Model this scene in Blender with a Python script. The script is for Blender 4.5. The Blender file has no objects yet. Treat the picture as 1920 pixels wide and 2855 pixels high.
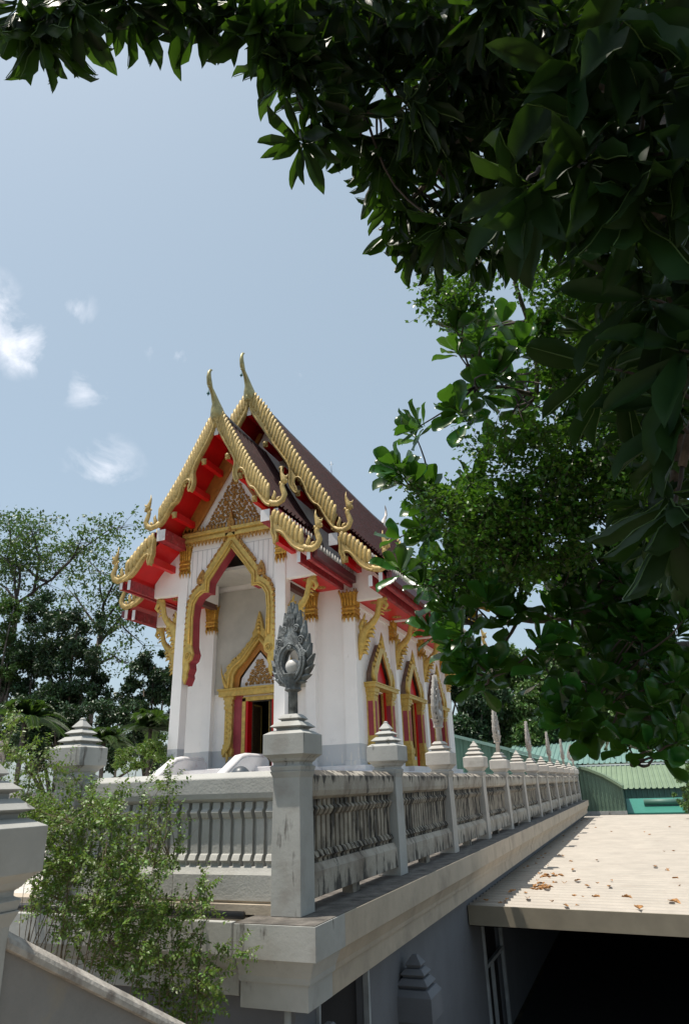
import bpy, bmesh, math, random
import numpy as np
from mathutils import Vector, Matrix, noise
random.seed(7); RS=np.random.RandomState(11)
sc=bpy.context.scene
col=sc.collection
R=math.radians; pi=math.pi
# ------------------------------------------------------------------ camera (eye at the origin, y runs along the side balustrade)
PITCH,ROLL,YAW,FPX=R(22.5797),R(-1.88677),R(21.5172),1845.2
F_=Vector((-math.sin(YAW)*math.cos(PITCH),math.cos(YAW)*math.cos(PITCH),math.sin(PITCH)))
r_=Vector((math.cos(YAW),math.sin(YAW),0)); u_=r_.cross(F_)
CR=r_*math.cos(ROLL)+u_*math.sin(ROLL); CU=-r_*math.sin(ROLL)+u_*math.cos(ROLL)
cam=bpy.data.cameras.new('camera'); co=bpy.data.objects.new('camera',cam); col.objects.link(co)
M=Matrix((CR,CU,-F_)).transposed().to_4x4(); co.matrix_world=M
cam.sensor_fit='VERTICAL'; cam.sensor_height=36; cam.lens=FPX/2855*36; cam.clip_start=.05; cam.clip_end=3000
sc.camera=co
# ------------------------------------------------------------------ light
SUN=Vector((-.265,-.155,1)).normalized()
SUN_EL=math.asin(SUN.z); SUN_AZ=math.atan2(SUN.x,SUN.y)
w=bpy.data.worlds.new('World'); sc.world=w; w.use_nodes=True
nt=w.node_tree; nt.nodes.clear()
def N(t,**k):
    n=nt.nodes.new(t)
    for a,b in k.items(): setattr(n,a,b)
    return n
out=N('ShaderNodeOutputWorld'); bg=N('ShaderNodeBackground'); bg.inputs[1].default_value=.145
sky=N('ShaderNodeTexSky',sky_type='NISHITA',sun_disc=False); sky.sun_elevation=SUN_EL; sky.sun_rotation=SUN_AZ
sky.air_density=1.0; sky.dust_density=2.2; sky.ozone_density=1.6
geo=N('ShaderNodeTexCoord')
hz=N('ShaderNodeMix',data_type='RGBA'); hz.inputs[0].default_value=.55; hz.inputs[7].default_value=(3.1,3.8,4.0,1)
nt.links.new(sky.outputs[0],hz.inputs[6])
nz=N('ShaderNodeTexNoise'); nz.inputs['Scale'].default_value=13; nz.inputs['Detail'].default_value=7; nz.inputs['Roughness'].default_value=.62; nz.inputs['Distortion'].default_value=.4
nt.links.new(geo.outputs['Generated'],nz.inputs['Vector'])
acc=None
def mth(op,a,b=None,c=None,clamp=False):
    n=N('ShaderNodeMath',operation=op,use_clamp=clamp)
    for i,v in enumerate((a,b,c)):
        if v is None: continue
        if isinstance(v,(int,float)): n.inputs[i].default_value=v
        else: nt.links.new(v,n.inputs[i])
    return n.outputs[0]
for (d,rad,amp) in [((-.69,.47,.58),.075,1.0),((-.655,.515,.553),.05,.8),((-.588,.535,.605),.034,.42),((-.614,.592,.521),.042,.62),((-.5,.645,.575),.016,.4),((-.355,.745,.563),.018,.42),((-.62,.655,.43),.065,.5),((-.53,.62,.58),.03,.3)]:
    dv=Vector(d).normalized()
    vm=N('ShaderNodeVectorMath',operation='DISTANCE'); nt.links.new(geo.outputs['Generated'],vm.inputs[0]); vm.inputs[1].default_value=dv
    f=mth('MULTIPLY_ADD',vm.outputs['Value'],-1/rad,1.0,True); f=mth('MULTIPLY',f,amp)
    acc=f if acc is None else mth('MAXIMUM',acc,f)
nf=mth('MULTIPLY_ADD',nz.outputs['Fac'],2.6,-1.62); sq=mth('POWER',acc,.6); cl=mth('ADD',nf,mth('MULTIPLY',sq,.95)); cl=mth('MULTIPLY',cl,1.1,None,True); cl=mth('MULTIPLY',cl,mth('MULTIPLY',acc,2.2,None,True))
cl=mth('MULTIPLY',cl,.85)
cm=N('ShaderNodeMix',data_type='RGBA'); nt.links.new(cl,cm.inputs[0]); nt.links.new(hz.outputs[2],cm.inputs[6]); cm.inputs[7].default_value=(8.2,8.1,8.5,1)
nt.links.new(cm.outputs[2],bg.inputs[0]); nt.links.new(bg.outputs[0],out.inputs[0])
sun=bpy.data.lights.new('sun','SUN'); sun.energy=4.1; sun.angle=R(.53); sun.color=(1,.93,.82)
so=bpy.data.objects.new('sun',sun); col.objects.link(so); so.rotation_euler=SUN.to_track_quat('Z','Y').to_euler()
sc.view_settings.view_transform='Standard'; sc.view_settings.look='None'; sc.view_settings.exposure=.26; sc.view_settings.gamma=1
# ------------------------------------------------------------------ pixel helpers (used only to place things at their real distance)
def ray(px,py):
    return F_+CR*((px-960)/FPX)-CU*((py-1427.5)/FPX)
def at(px,py,d):      # point at distance d along the view
    v=ray(px,py); return v.normalized()*d
# ------------------------------------------------------------------ materials
MATS={}
def mat(name,base,rough=.6,metal=0,noise_amt=.12,noise_scale=6,bump=0,bump_scale=40,stain=None,trans=None,spec=None,dado=None,var=0,detail=6,coat=0,grime=None):
    if name in MATS: return MATS[name]
    m=bpy.data.materials.new(name); m.use_nodes=True; t=m.node_tree; t.nodes.clear(); L=t.links.new
    o=t.nodes.new('ShaderNodeOutputMaterial'); p=t.nodes.new('ShaderNodeBsdfPrincipled'); 
    p.inputs['Roughness'].default_value=rough; p.inputs['Metallic'].default_value=metal
    if spec is not None: p.inputs['Specular IOR Level'].default_value=spec
    if coat: p.inputs['Coat Weight'].default_value=coat; p.inputs['Coat Roughness'].default_value=.25
    g=t.nodes.new('ShaderNodeNewGeometry'); pos=g.outputs['Position']
    def mix(f,a,b,mode='MIX'):
        n=t.nodes.new('ShaderNodeMix'); n.data_type='RGBA'; n.blend_type=mode
        for i,v in ((0,f),(6,a),(7,b)):
            if isinstance(v,(int,float)): n.inputs[i].default_value=v
            elif isinstance(v,tuple): n.inputs[i].default_value=(*v,1)
            else: L(v,n.inputs[i])
        return n.outputs[2]
    def noi(scale,det=detail,stretch=None,rough_=.6):
        n=t.nodes.new('ShaderNodeTexNoise'); n.inputs['Scale'].default_value=scale; n.inputs['Detail'].default_value=det; n.inputs['Roughness'].default_value=rough_
        src=pos
        if stretch:
            mp=t.nodes.new('ShaderNodeMapping'); mp.inputs['Scale'].default_value=stretch; L(pos,mp.inputs[0]); src=mp.outputs[0]
        L(src,n.inputs['Vector']); return n.outputs['Fac']
    def ramp(f,a,b):
        n=t.nodes.new('ShaderNodeMapRange'); n.inputs[1].default_value=a; n.inputs[2].default_value=b; L(f,n.inputs[0]); return n.outputs[0]
    dk=tuple(c*(1-noise_amt*2) for c in base); lt=tuple(min(1,c*(1+noise_amt)) for c in base)
    c=mix(ramp(noi(noise_scale),.3,.7),dk,lt)
    if var:
        rn=g.outputs['Random Per Island']
        hs=t.nodes.new('ShaderNodeHueSaturation'); L(c,hs.inputs['Color'])
        L(ramp2(t,rn,.5-var*.04,.5+var*.035),hs.inputs['Hue']); L(ramp2(t,rn,1-var*.5,1+var*.6),hs.inputs['Value']); c=hs.outputs[0]
    if dado:
        sp=t.nodes.new('ShaderNodeSeparateXYZ'); L(pos,sp.inputs[0])
        n=t.nodes.new('ShaderNodeMath'); n.operation='LESS_THAN'; L(sp.outputs[2],n.inputs[0]); n.inputs[1].default_value=dado[0]
        c=mix(n.outputs[0],c,dado[1])
    if grime:   # broad soft dirt
        c=mix(ramp(noi(grime[0],5),grime[1],grime[1]+.25),c,grime[2])
    if stain:   # vertical running stains: (amount threshold, colour, lo z, hi z)
        s1_=noi(1.0,5,(9,9,1.3),.65); s2_=noi(3.1,5,None,.6); sm=t.nodes.new('ShaderNodeMath'); sm.operation='MULTIPLY_ADD'; L(s1_,sm.inputs[0]); sm.inputs[1].default_value=.62; hm=t.nodes.new('ShaderNodeMath'); hm.operation='MULTIPLY'; L(s2_,hm.inputs[0]); hm.inputs[1].default_value=.38; L(hm.outputs[0],sm.inputs[2]); s=sm.outputs[0]
        sp=t.nodes.new('ShaderNodeSeparateXYZ'); L(pos,sp.inputs[0])
        a=stain[0]
        f=ramp(s,a,a+.07)
        for (z0,z1,wt) in stain[2]:
            zr=t.nodes.new('ShaderNodeMapRange'); zr.inputs[1].default_value=z0; zr.inputs[2].default_value=z1; zr.inputs[3].default_value=-wt; zr.inputs[4].default_value=wt; L(sp.outputs[2],zr.inputs[0])
            ad=t.nodes.new('ShaderNodeMath'); ad.operation='ADD'; L(s,ad.inputs[0]); L(zr.outputs[0],ad.inputs[1])
            f2=ramp(ad.outputs[0],a,a+.06)
            mx=t.nodes.new('ShaderNodeMath'); mx.operation='MAXIMUM'; L(f,mx.inputs[0]); L(f2,mx.inputs[1]); f=mx.outputs[0]
        fm=t.nodes.new('ShaderNodeMath'); fm.operation='MULTIPLY'; fm.inputs[1].default_value=.88; L(f,fm.inputs[0])
        c=mix(fm.outputs[0],c,stain[1])
    L(c,p.inputs['Base Color'])
    if bump:
        b=t.nodes.new('ShaderNodeBump'); b.inputs['Strength'].default_value=bump; b.inputs['Distance'].default_value=.02
        L(noi(bump_scale,5),b.inputs['Height']); L(b.outputs[0],p.inputs['Normal'])
    if trans:
        tr=t.nodes.new('ShaderNodeBsdfTranslucent'); 
        tc=mix(1.0,c,tuple(trans[1]),'MULTIPLY') if False else None
        tr.inputs[0].default_value=(*trans[1],1)
        ms=t.nodes.new('ShaderNodeMixShader'); ms.inputs[0].default_value=trans[0]; L(p.outputs[0],ms.inputs[1]); L(tr.outputs[0],ms.inputs[2]); L(ms.outputs[0],o.inputs[0])
    else: L(p.outputs[0],o.inputs[0])
    MATS[name]=m; return m
def ramp2(t,f,a,b):
    n=t.nodes.new('ShaderNodeMapRange'); n.inputs[3].default_value=a; n.inputs[4].default_value=b; t.links.new(f,n.inputs[0]); return n.outputs[0]
white=mat('white_paint',(.90,.865,.835),.55,noise_amt=.03,noise_scale=.9,stain=(.60,(.66,.62,.57),[(1.9,.9,.05)]),dado=(1.17,(.52,.53,.54)),bump=.06,bump_scale=60,grime=(1.3,.62,(.60,.57,.55)))
whitetrim=mat('white_trim',(.72,.70,.70),.55,noise_amt=.08,noise_scale=2.5,grime=(5,.55,(.5,.42,.42)))
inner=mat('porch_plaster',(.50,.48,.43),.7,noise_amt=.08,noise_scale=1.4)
gold=mat('gold_capital',(.60,.33,.055),.38,.55,.22,14,bump=.6,bump_scale=32)
pale=mat('gold_board',(.50,.355,.125),.5,.12,.16,7,bump=.6,bump_scale=22,grime=(9,.56,(.30,.19,.07)))
dkgold=mat('gold_brown',(.50,.27,.07),.5,.3,.25,18,bump=.9,bump_scale=38)
goldarch=mat('gold_arch',(.62,.42,.11),.42,.4,.14,9,bump=.3,bump_scale=30)
brown=mat('brown_gold_rafter',(.42,.17,.03),.5,.15,.12,6)
red=mat('red_soffit',(.58,.004,.007),.42,noise_amt=.06,noise_scale=2)
reddk=mat('red_worn',(.36,.03,.04),.5,noise_amt=.25,noise_scale=5,grime=(8,.58,(.5,.25,.25)))
rosepaint=mat('rose_reveal',(.34,.045,.06),.6,noise_amt=.1,noise_scale=4)
tile=mat('roof_tile',(.055,.011,.010),.6,noise_amt=.3,noise_scale=5,spec=.25,bump=.2)
ridge=mat('ridge_tile',(.16,.15,.16),.45,noise_amt=.3,noise_scale=3)
wood=mat('dark_timber',(.12,.05,.04),.6)
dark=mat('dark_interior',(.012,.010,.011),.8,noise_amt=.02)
doorm=mat('carved_door',(.09,.055,.025),.5,.2,.35,26,bump=1,bump_scale=40)
conc=mat('painted_concrete',(.42,.42,.40),.8,noise_amt=.07,noise_scale=3.2,bump=.12,bump_scale=30,stain=(.575,(.09,.08,.07),[]),grime=(1.7,.55,(.27,.24,.21)))
concstain=mat('stained_concrete',(.42,.38,.32),.85,noise_amt=.1,noise_scale=3.5,bump=.35,bump_scale=34,stain=(.56,(.022,.02,.018),[(-.06,.13,.11),(-.5,-.95,.09)]),grime=(2.6,.46,(.20,.165,.13)))
concwarm=mat('ledge_concrete',(.47,.40,.315),.85,noise_amt=.08,noise_scale=2.5,bump=.22,bump_scale=30,stain=(.70,(.10,.08,.06),[]),grime=(1.5,.52,(.27,.23,.19)))
ledgetop=mat('dark_ledge_top',(.15,.135,.12),.9,noise_amt=.35,noise_scale=6,bump=.4)  # dark mottled grey-brown over the whole ledge top
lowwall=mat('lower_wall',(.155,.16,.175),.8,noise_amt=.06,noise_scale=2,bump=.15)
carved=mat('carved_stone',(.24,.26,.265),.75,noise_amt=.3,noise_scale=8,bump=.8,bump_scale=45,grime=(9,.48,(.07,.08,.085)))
carvedlt=mat('carved_stone_pale',(.42,.39,.355),.8,noise_amt=.12,noise_scale=9,bump=.3,bump_scale=30,grime=(5,.56,(.16,.145,.13)))
globe=mat('globe',(.62,.60,.57),.35,noise_amt=.06,noise_scale=9)
canroof=mat('canopy_sheet',(.42,.375,.32),.55,noise_amt=.08,noise_scale=1.5,bump=.15,bump_scale=9,grime=(1.6,.56,(.34,.29,.24)))
concmold=mat('mouldy_balusters',(.35,.31,.25),.9,noise_amt=.15,noise_scale=5,bump=.3,bump_scale=34,stain=(.50,(.022,.02,.018),[(-.42,-.7,.07),(-.28,-.1,.07)]),grime=(3,.45,(.15,.125,.10)))
fasc=mat('canopy_fascia',(.27,.235,.175),.6,noise_amt=.08,noise_scale=3)
shedr=mat('shed_roof',(.17,.285,.255),.45,noise_amt=.07,noise_scale=.6)
shedr2=mat('shed_roof_olive',(.20,.27,.17),.5,noise_amt=.07,noise_scale=.6)
shedw=mat('shed_wall',(.09,.19,.15),.5,noise_amt=.1,noise_scale=1)
shedw2=mat('shed_gable',(.13,.21,.15),.5,noise_amt=.1,noise_scale=1)
teal=mat('teal_sheet',(.035,.20,.15),.5,noise_amt=.05)
soil=mat('soil',(.12,.10,.07),.95,noise_amt=.3,noise_scale=2,bump=.5,bump_scale=8)
paving=mat('terrace_paving',(.60,.56,.51),.85,noise_amt=.12,noise_scale=3)
bark=mat('bark',(.16,.13,.11),.85,noise_amt=.3,noise_scale=14,bump=.8,bump_scale=30)
twig=mat('twig',(.07,.055,.05),.85,noise_amt=.2,noise_scale=10)
leafbig=mat('frangipani_leaf',(.010,.024,.009),.45,spec=.3,trans=(.15,(.14,.32,.02)),noise_amt=.2,noise_scale=5,var=.5)
leafnear=mat('ribbed_leaf',(.011,.032,.008),.55,spec=.2,trans=(.10,(.10,.22,.02)),noise_amt=.2,noise_scale=5,var=.5)
board=mat('maroon_board',(.10,.018,.025),.5)
pipe=mat('black_pipe',(.02,.02,.022),.4)
vein=mat('leaf_vein',(.085,.15,.05),.5,trans=(.2,(.2,.36,.05)))
leafob=mat('almond_leaf',(.028,.090,.016),.25,trans=(.18,(.15,.38,.025)),noise_amt=.2,noise_scale=8,var=.7)
leafvine=mat('vine_leaf',(.060,.150,.018),.42,trans=(.2,(.17,.38,.03)),noise_amt=.25,noise_scale=5,var=.8)
leafshrub=mat('shrub_leaf',(.105,.175,.03),.42,trans=(.22,(.28,.44,.05)),noise_amt=.3,noise_scale=5,var=.9)
leafbg=mat('far_leaf',(.09,.16,.04),.45,trans=(.2,(.12,.24,.03)),noise_amt=.3,noise_scale=.8,var=.9)
leafdk=mat('dark_far_leaf',(.045,.09,.038),.42,trans=(.12,(.06,.13,.03)),noise_amt=.3,noise_scale=.6,var=.9)
leafhill=mat('hill_leaf',(.115,.20,.055),.5,trans=(.2,(.12,.24,.03)),noise_amt=.35,noise_scale=.5,var=.9)
palmleaf=mat('palm_leaf',(.032,.07,.022),.45,trans=(.2,(.15,.3,.04)),noise_amt=.25,noise_scale=2,var=.6)
yellowleaf=mat('yellow_leaf',(.6,.35,.02),.5,trans=(.3,(.7,.4,.02)))
deadleaf=mat('dead_leaf',(.36,.17,.055),.7,noise_amt=.35,noise_scale=30,var=.8)
cornm=mat('teal_bell',(.02,.12,.13),.5)
metal=mat('grey_metal',(.25,.25,.26),.4,.6)
# ------------------------------------------------------------------ mesh collector
class MB:
    def __init__(s): s.v=[]; s.f=[]; s.s=[]
    def add(s,vs,fs,smooth=False):
        n=len(s.v); s.v+= [tuple(v) for v in vs]; s.f+=[tuple(i+n for i in f) for f in fs]; s.s+=[smooth]*len(fs); return s
    def box(s,x0,x1,y0,y1,z0,z1):
        x0,x1=sorted((x0,x1)); y0,y1=sorted((y0,y1)); z0,z1=sorted((z0,z1))
        return s.add([(x,y,z) for x in (x0,x1) for y in (y0,y1) for z in (z0,z1)],[(0,1,3,2),(4,6,7,5),(0,4,5,1),(2,3,7,6),(0,2,6,4),(1,5,7,3)])
    def stack(s,cx,cy,prof,cap=True):   # square loft: [(half_x,half_y,z)]
        vs=[];fs=[]
        for p in prof:
            hx,hy,z=(p if len(p)==3 else (p[0],p[0],p[1]))
            vs+=[(cx-hx,cy-hy,z),(cx+hx,cy-hy,z),(cx+hx,cy+hy,z),(cx-hx,cy+hy,z)]
        for i in range(len(prof)-1):
            a=4*i
            for k in range(4): fs.append((a+k,a+(k+1)%4,a+4+(k+1)%4,a+4+k))
        fs.append((3,2,1,0)); a=4*(len(prof)-1); fs.append((a,a+1,a+2,a+3))
        return s.add(vs,fs)
    def lathe(s,cx,cy,prof,n=16,smooth=True,arc=None):
        vs=[];fs=[]
        for r,z in prof:
            for k in range(n): vs.append((cx+r*math.cos(2*pi*k/n),cy+r*math.sin(2*pi*k/n),z))
        for i in range(len(prof)-1):
            for k in range(n): fs.append((i*n+k,i*n+(k+1)%n,(i+1)*n+(k+1)%n,(i+1)*n+k))
        fs.append(tuple(range(n-1,-1,-1))); fs.append(tuple((len(prof)-1)*n+k for k in range(n)))
        return s.add(vs,fs,smooth)
    def prism(s,poly,a0,a1,axis='y',smooth=False): # poly in the two other axes, extruded a0..a1
        n=len(poly)
        def P(p,a): return (p[0],a,p[1]) if axis=='y' else ((a,p[0],p[1]) if axis=='x' else (p[0],p[1],a))
        area=sum(poly[i][0]*poly[(i+1)%n][1]-poly[(i+1)%n][0]*poly[i][1] for i in range(n))
        if (area<0)!=(axis=='y' and True): poly=poly
        vs=[P(p,a0) for p in poly]+[P(p,a1) for p in poly]
        fs=[tuple(range(n)),tuple(range(2*n-1,n-1,-1))]+[(i,i+n,(i+1)%n+n,(i+1)%n) for i in range(n)]
        return s.add(vs,fs,smooth)
    def tube(s,pts,rad,n=6,flat=1.0,smooth=True,upv=None):
        pts=[Vector(p) for p in pts]; m=len(pts)
        if isinstance(rad,(int,float)): rad=[rad]*m
        vs=[];fs=[]; up=Vector(upv) if upv else None
        prev=None
        for i,p in enumerate(pts):
            t=(pts[min(i+1,m-1)]-pts[max(i-1,0)]);
            if t.length<1e-9: t=Vector((0,0,1))
            t.normalize()
            if up is not None: a=up-t*up.dot(t)
            elif prev is None: a=t.orthogonal()
            else: a=prev-t*prev.dot(t)
            if a.length<1e-6: a=t.orthogonal()
            a.normalize(); prev=a; b=t.cross(a)
            for k in range(n):
                q=2*pi*k/n; vs.append(p+a*(math.cos(q)*rad[i]*flat)+b*(math.sin(q)*rad[i]))
        for i in range(m-1):
            for k in range(n): fs.append((i*n+k,i*n+(k+1)%n,(i+1)*n+(k+1)%n,(i+1)*n+k))
        fs.append(tuple(range(n-1,-1,-1))); fs.append(tuple((m-1)*n+k for k in range(n)))
        return s.add(vs,fs,smooth)
    def sphere(s,c,r,n=12,m=8,sc_=(1,1,1)):
        vs=[];fs=[]
        for j in range(m+1):
            th=pi*j/m
            for k in range(n): vs.append((c[0]+sc_[0]*r*math.sin(th)*math.cos(2*pi*k/n),c[1]+sc_[1]*r*math.sin(th)*math.sin(2*pi*k/n),c[2]+sc_[2]*r*math.cos(th)))
        for j in range(m):
            for k in range(n): fs.append((j*n+k,j*n+(k+1)%n,(j+1)*n+(k+1)%n,(j+1)*n+k))
        return s.add(vs,fs,True)
    def build(s,name,m,parent=None,bevel=0,loc=None):
        me=bpy.data.meshes.new(name); me.from_pydata(s.v,[],s.f); me.update()
        bm=bmesh.new(); bm.from_mesh(me); 
        if loc is not None: bmesh.ops.translate(bm,verts=bm.verts,vec=-Vector(loc))
        bmesh.ops.recalc_face_normals(bm,faces=bm.faces); bm.to_mesh(me); bm.free()
        me.polygons.foreach_set('use_smooth',s.s)
        me.materials.append(m); o=bpy.data.objects.new(name,me); col.objects.link(o)
        if loc is not None: o.location=loc
        if parent is not None:
            o.parent=parent
            if loc is None: o.matrix_parent_inverse=Matrix.Translation(parent.matrix_world.translation).inverted() if False else Matrix.Identity(4)
        if bevel:
            b=o.modifiers.new('bevel','BEVEL'); b.width=bevel; b.segments=2; b.limit_method='ANGLE'; b.angle_limit=R(35)
        return o
def tag(o,label=None,cat=None,group=None,kind=None):
    if label: o['label']=label
    if cat: o['category']=cat
    if group: o['group']=group
    if kind: o['kind']=kind
    return o
def thing(name,label,cat,loc=(0,0,0),group=None):
    # an Empty; its parts' meshes are written in world coordinates minus loc
    o=bpy.data.objects.new(name,None); col.objects.link(o); o.location=loc; o.empty_display_size=.1
    return tag(o,label,cat,group)
def part(mb,name,m,parent,bevel=0):
    """mesh written in world coords; parented under an empty/object placed anywhere without rotation"""
    off=Vector((0,0,0)); q=parent
    while q is not None: off+=q.location; q=q.parent
    me_off=-off
    mb.v=[(a[0]+me_off.x,a[1]+me_off.y,a[2]+me_off.z) for a in mb.v]
    return mb.build(name,m,parent,bevel)
def lin(a,b,n): return [a+(b-a)*i/(n-1) for i in range(n)]
def interp(path,t):   # polyline in 2D by arclength fraction
    L=[0]
    for i in range(1,len(path)): L.append(L[-1]+math.dist(path[i-1],path[i]))
    d=t*L[-1]
    for i in range(1,len(path)):
        if d<=L[i]+1e-9:
            k=(d-L[i-1])/max(L[i]-L[i-1],1e-9); return tuple(path[i-1][j]+(path[i][j]-path[i-1][j])*k for j in range(len(path[0])))
    return path[-1]
def smooth(path,it=2,closed=False):
    for _ in range(it):
        q=[] if closed else [path[0]]
        n=len(path)
        for i in range(n if closed else n-1):
            a,b=path[i],path[(i+1)%n]
            q.append(tuple(.75*x+.25*y for x,y in zip(a,b))); q.append(tuple(.25*x+.75*y for x,y in zip(a,b)))
        if not closed: q.append(path[-1])
        path=q
    return path
# ------------------------------------------------------------------ ground and terrace
GZ=-4.3
g=MB(); n=40
g.add([(-400,-400,GZ),(400,-400,GZ),(400,600,GZ),(-400,600,GZ)],[(0,1,2,3)])
tag(g.build('ground',soil),kind='structure')
XC=-10.55
# terrace deck
t=MB(); t.box(-20.2,-3.35,6.5,40.6,-1.2,-1.045)
tag(t.build('terrace_floor',paving),kind='structure')

# the storey under the terrace: walls, ledge, window, corner block
tb=thing('terrace_building','grey lower storey under the terrace, with a projecting ledge and dark window','building',(-3,6,GZ))
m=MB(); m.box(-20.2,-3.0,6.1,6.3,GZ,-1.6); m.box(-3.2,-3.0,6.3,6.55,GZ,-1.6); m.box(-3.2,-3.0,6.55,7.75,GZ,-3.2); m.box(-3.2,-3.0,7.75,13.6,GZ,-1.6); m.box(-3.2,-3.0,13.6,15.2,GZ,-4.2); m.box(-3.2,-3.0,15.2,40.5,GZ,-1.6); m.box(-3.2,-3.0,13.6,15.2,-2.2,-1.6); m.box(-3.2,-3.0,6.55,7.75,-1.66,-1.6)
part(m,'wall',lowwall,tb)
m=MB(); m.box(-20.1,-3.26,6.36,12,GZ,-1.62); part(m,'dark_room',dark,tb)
m=MB()
yl=[(5.66,40.9)]
prof=[(-3.3,-1.655),(-2.735,-1.655),(-2.735,-1.47),(-2.705,-1.465),(-2.70,-1.42),(-2.645,-1.295),(-2.64,-1.287),(-2.602,-1.285),(-2.602,-1.035),(-3.3,-1.035)]
# ledge along the side (profile x,z extruded along y), split at expansion cracks
ys=[5.66,15.1,15.13,18.9,18.925,40.9]
for a,b in ((6.29,15.1),(15.13,18.9),(18.925,23.0),(23.02,40.9)):
    m.prism([(p[0],p[1]) for p in prof],a,b,'y')
part(m,'ledge',concwarm,tb,.004)
m=MB(); m.box(-3.3,-2.61,6.3,40.88,-1.034,-1.029); part(m,'ledge_top',ledgetop,tb)
# front ledge: corner block + gutter trough further left
m=MB(); pf=[(6.3,-1.66),(5.95,-1.66),(5.80,-1.64),(5.78,-1.44),(5.715,-1.40),(5.66,-1.29),(5.66,-1.035),(6.3,-1.035)]

def rblock(m,x0,y1,prof):   # prof: (right x, front y, z) going up; left and back edges fixed
    vs=[];fs=[]
    for (xr,yf,z) in prof: vs+=[(x0,yf,z),(xr,yf,z),(xr,y1,z),(x0,y1,z)]
    for i in range(len(prof)-1):
        a=4*i
        for k in range(4): fs.append((a+k,a+(k+1)%4,a+4+(k+1)%4,a+4+k))
    fs.append((3,2,1,0)); a=4*(len(prof)-1); fs.append((a,a+1,a+2,a+3)); m.add(vs,fs)
rblock(m,-3.36,6.29,[(-2.735,5.80,-1.655),(-2.735,5.80,-1.47),(-2.705,5.77,-1.465),(-2.70,5.765,-1.42),(-2.645,5.705,-1.295),(-2.64,5.70,-1.287),(-2.602,5.662,-1.285),(-2.602,5.662,-1.035)])
part(m,'corner_block',conc,tb,.003)
m=MB(); m.box(-3.355,-2.61,5.668,6.3,-1.0345,-1.029); part(m,'corner_top',ledgetop,tb)
m=MB()
pf2=[(6.0,-1.62),(5.88,-1.60),(5.87,-1.42),(5.80,-1.38),(5.73,-1.28),(5.73,-1.04),(5.80,-1.04),(5.80,-1.13),(6.02,-1.13),(6.02,-1.62)]
m.prism(pf2,-9.2,-3.42,'x'); part(m,'front_gutter',conc,tb,.006)
m=MB(); m.box(-9.2,-3.3,6.03,6.5,-1.62,-1.05); m.box(-9.2,-3.19,6.02,6.25,-1.028,-.95); part(m,'front_curb',concwarm,tb)
m=MB(); m.tube([(-9,5.93,-1.02),(-3.42,5.93,-1.02)],.032,8); part(m,'drain_pipe',pipe,tb)
m=MB(); 
m.box(-3.02,-2.97,6.52,6.56,-3.2,-1.66); m.box(-3.02,-2.96,7.74,7.79,-3.2,-1.66); m.box(-3.02,-2.97,6.56,7.74,-3.25,-3.2)
fr=part(m,'window',mat('window_frame',(.40,.42,.43),.5),tb)
m=MB(); m.box(-3.12,-3.10,6.56,7.74,-3.2,-1.67); part(m,'pane',dark,fr)
m=MB(); m.box(-3.02,-2.96,13.55,13.62,GZ+.1,-2.2); m.box(-3.02,-2.96,15.15,15.25,GZ+.1,-2.2); m.box(-3.02,-2.96,13.62,15.15,-2.26,-2.2);m.box(-3.02,-2.96,13.62,15.15,-3.0,-2.94)
m.box(-3.02,-2.96,14.1,14.15,GZ+.1,-3.0)
fr=part(m,'window',mat('window_frame',(.40,.42,.43),.5),tb)
m=MB(); m.box(-3.12,-3.10,13.62,15.15,GZ+.1,-2.2); part(m,'pane',dark,fr)
m=MB(); m.lathe(-2.97,5.9,[(.03,-4.3),(.03,-1.66)],10); part(m,'downpipe',conc,tb)
# ------------------------------------------------------------------ balustrade posts
def cap_profile(cx,cy,z,finial):
    """stepped cap: returns MB; z = 0 level of rail (world offset)"""
    m=MB(); k=1.0
    m.stack(cx,cy,[(.155,.155,z+.16),(.165,.165,z+.20),(.14,.14,z+.215),(.14,.14,z+.235),(.16,.16,z+.25),(.172,.172,z+.272),(.206,.206,z+.300),(.214,.214,z+.304),(.214,.214,z+.490),(.208,.208,z+.493),(.15,.15,z+.525)])
    m.stack(cx,cy,[(.12,.12,z+.524),(.12,.12,z+.545),(.17,.17,z+.562),(.155,.155,z+.575),(.115,.115,z+.61)])
    if finial:
        m.stack(cx,cy,[(.085,.085,z+.609),(.085,.085,z+.62),(.115,.115,z+.638),(.075,.075,z+.68)])
    else:
        m.stack(cx,cy,[(.085,.085,z+.609),(.085,.085,z+.63),(.125,.125,z+.648),(.075,.075,z+.685)])
        m.stack(cx,cy,[(.05,.05,z+.684),(.05,.05,z+.70),(.078,.078,z+.715),(.022,.022,z+.79),(.026,.026,z+.80),(.012,.012,z+.815)])
    return m
def post(cx,cy,finial,label,group,z=0,bottom=-1.028,matl=None,big=False,name='balustrade_post',rot=0,fmat=None):
    t=thing(name,label,'post',(cx,cy,z+bottom),group)
    m=MB(); m.stack(cx,cy,[(.148,.148,z+bottom),(.148,.148,z-.6),(.14,.14,z+.02),(.142,.142,z+.10),(.165,.165,z+.159)])
    part(m,'shaft',matl or conc,t,.006)
    part(cap_profile(cx,cy,z,finial),'cap',matl or conc,t,.003)
    if finial: make_finial(t,cx,cy,z,fmat,rot)
    return t
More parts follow.
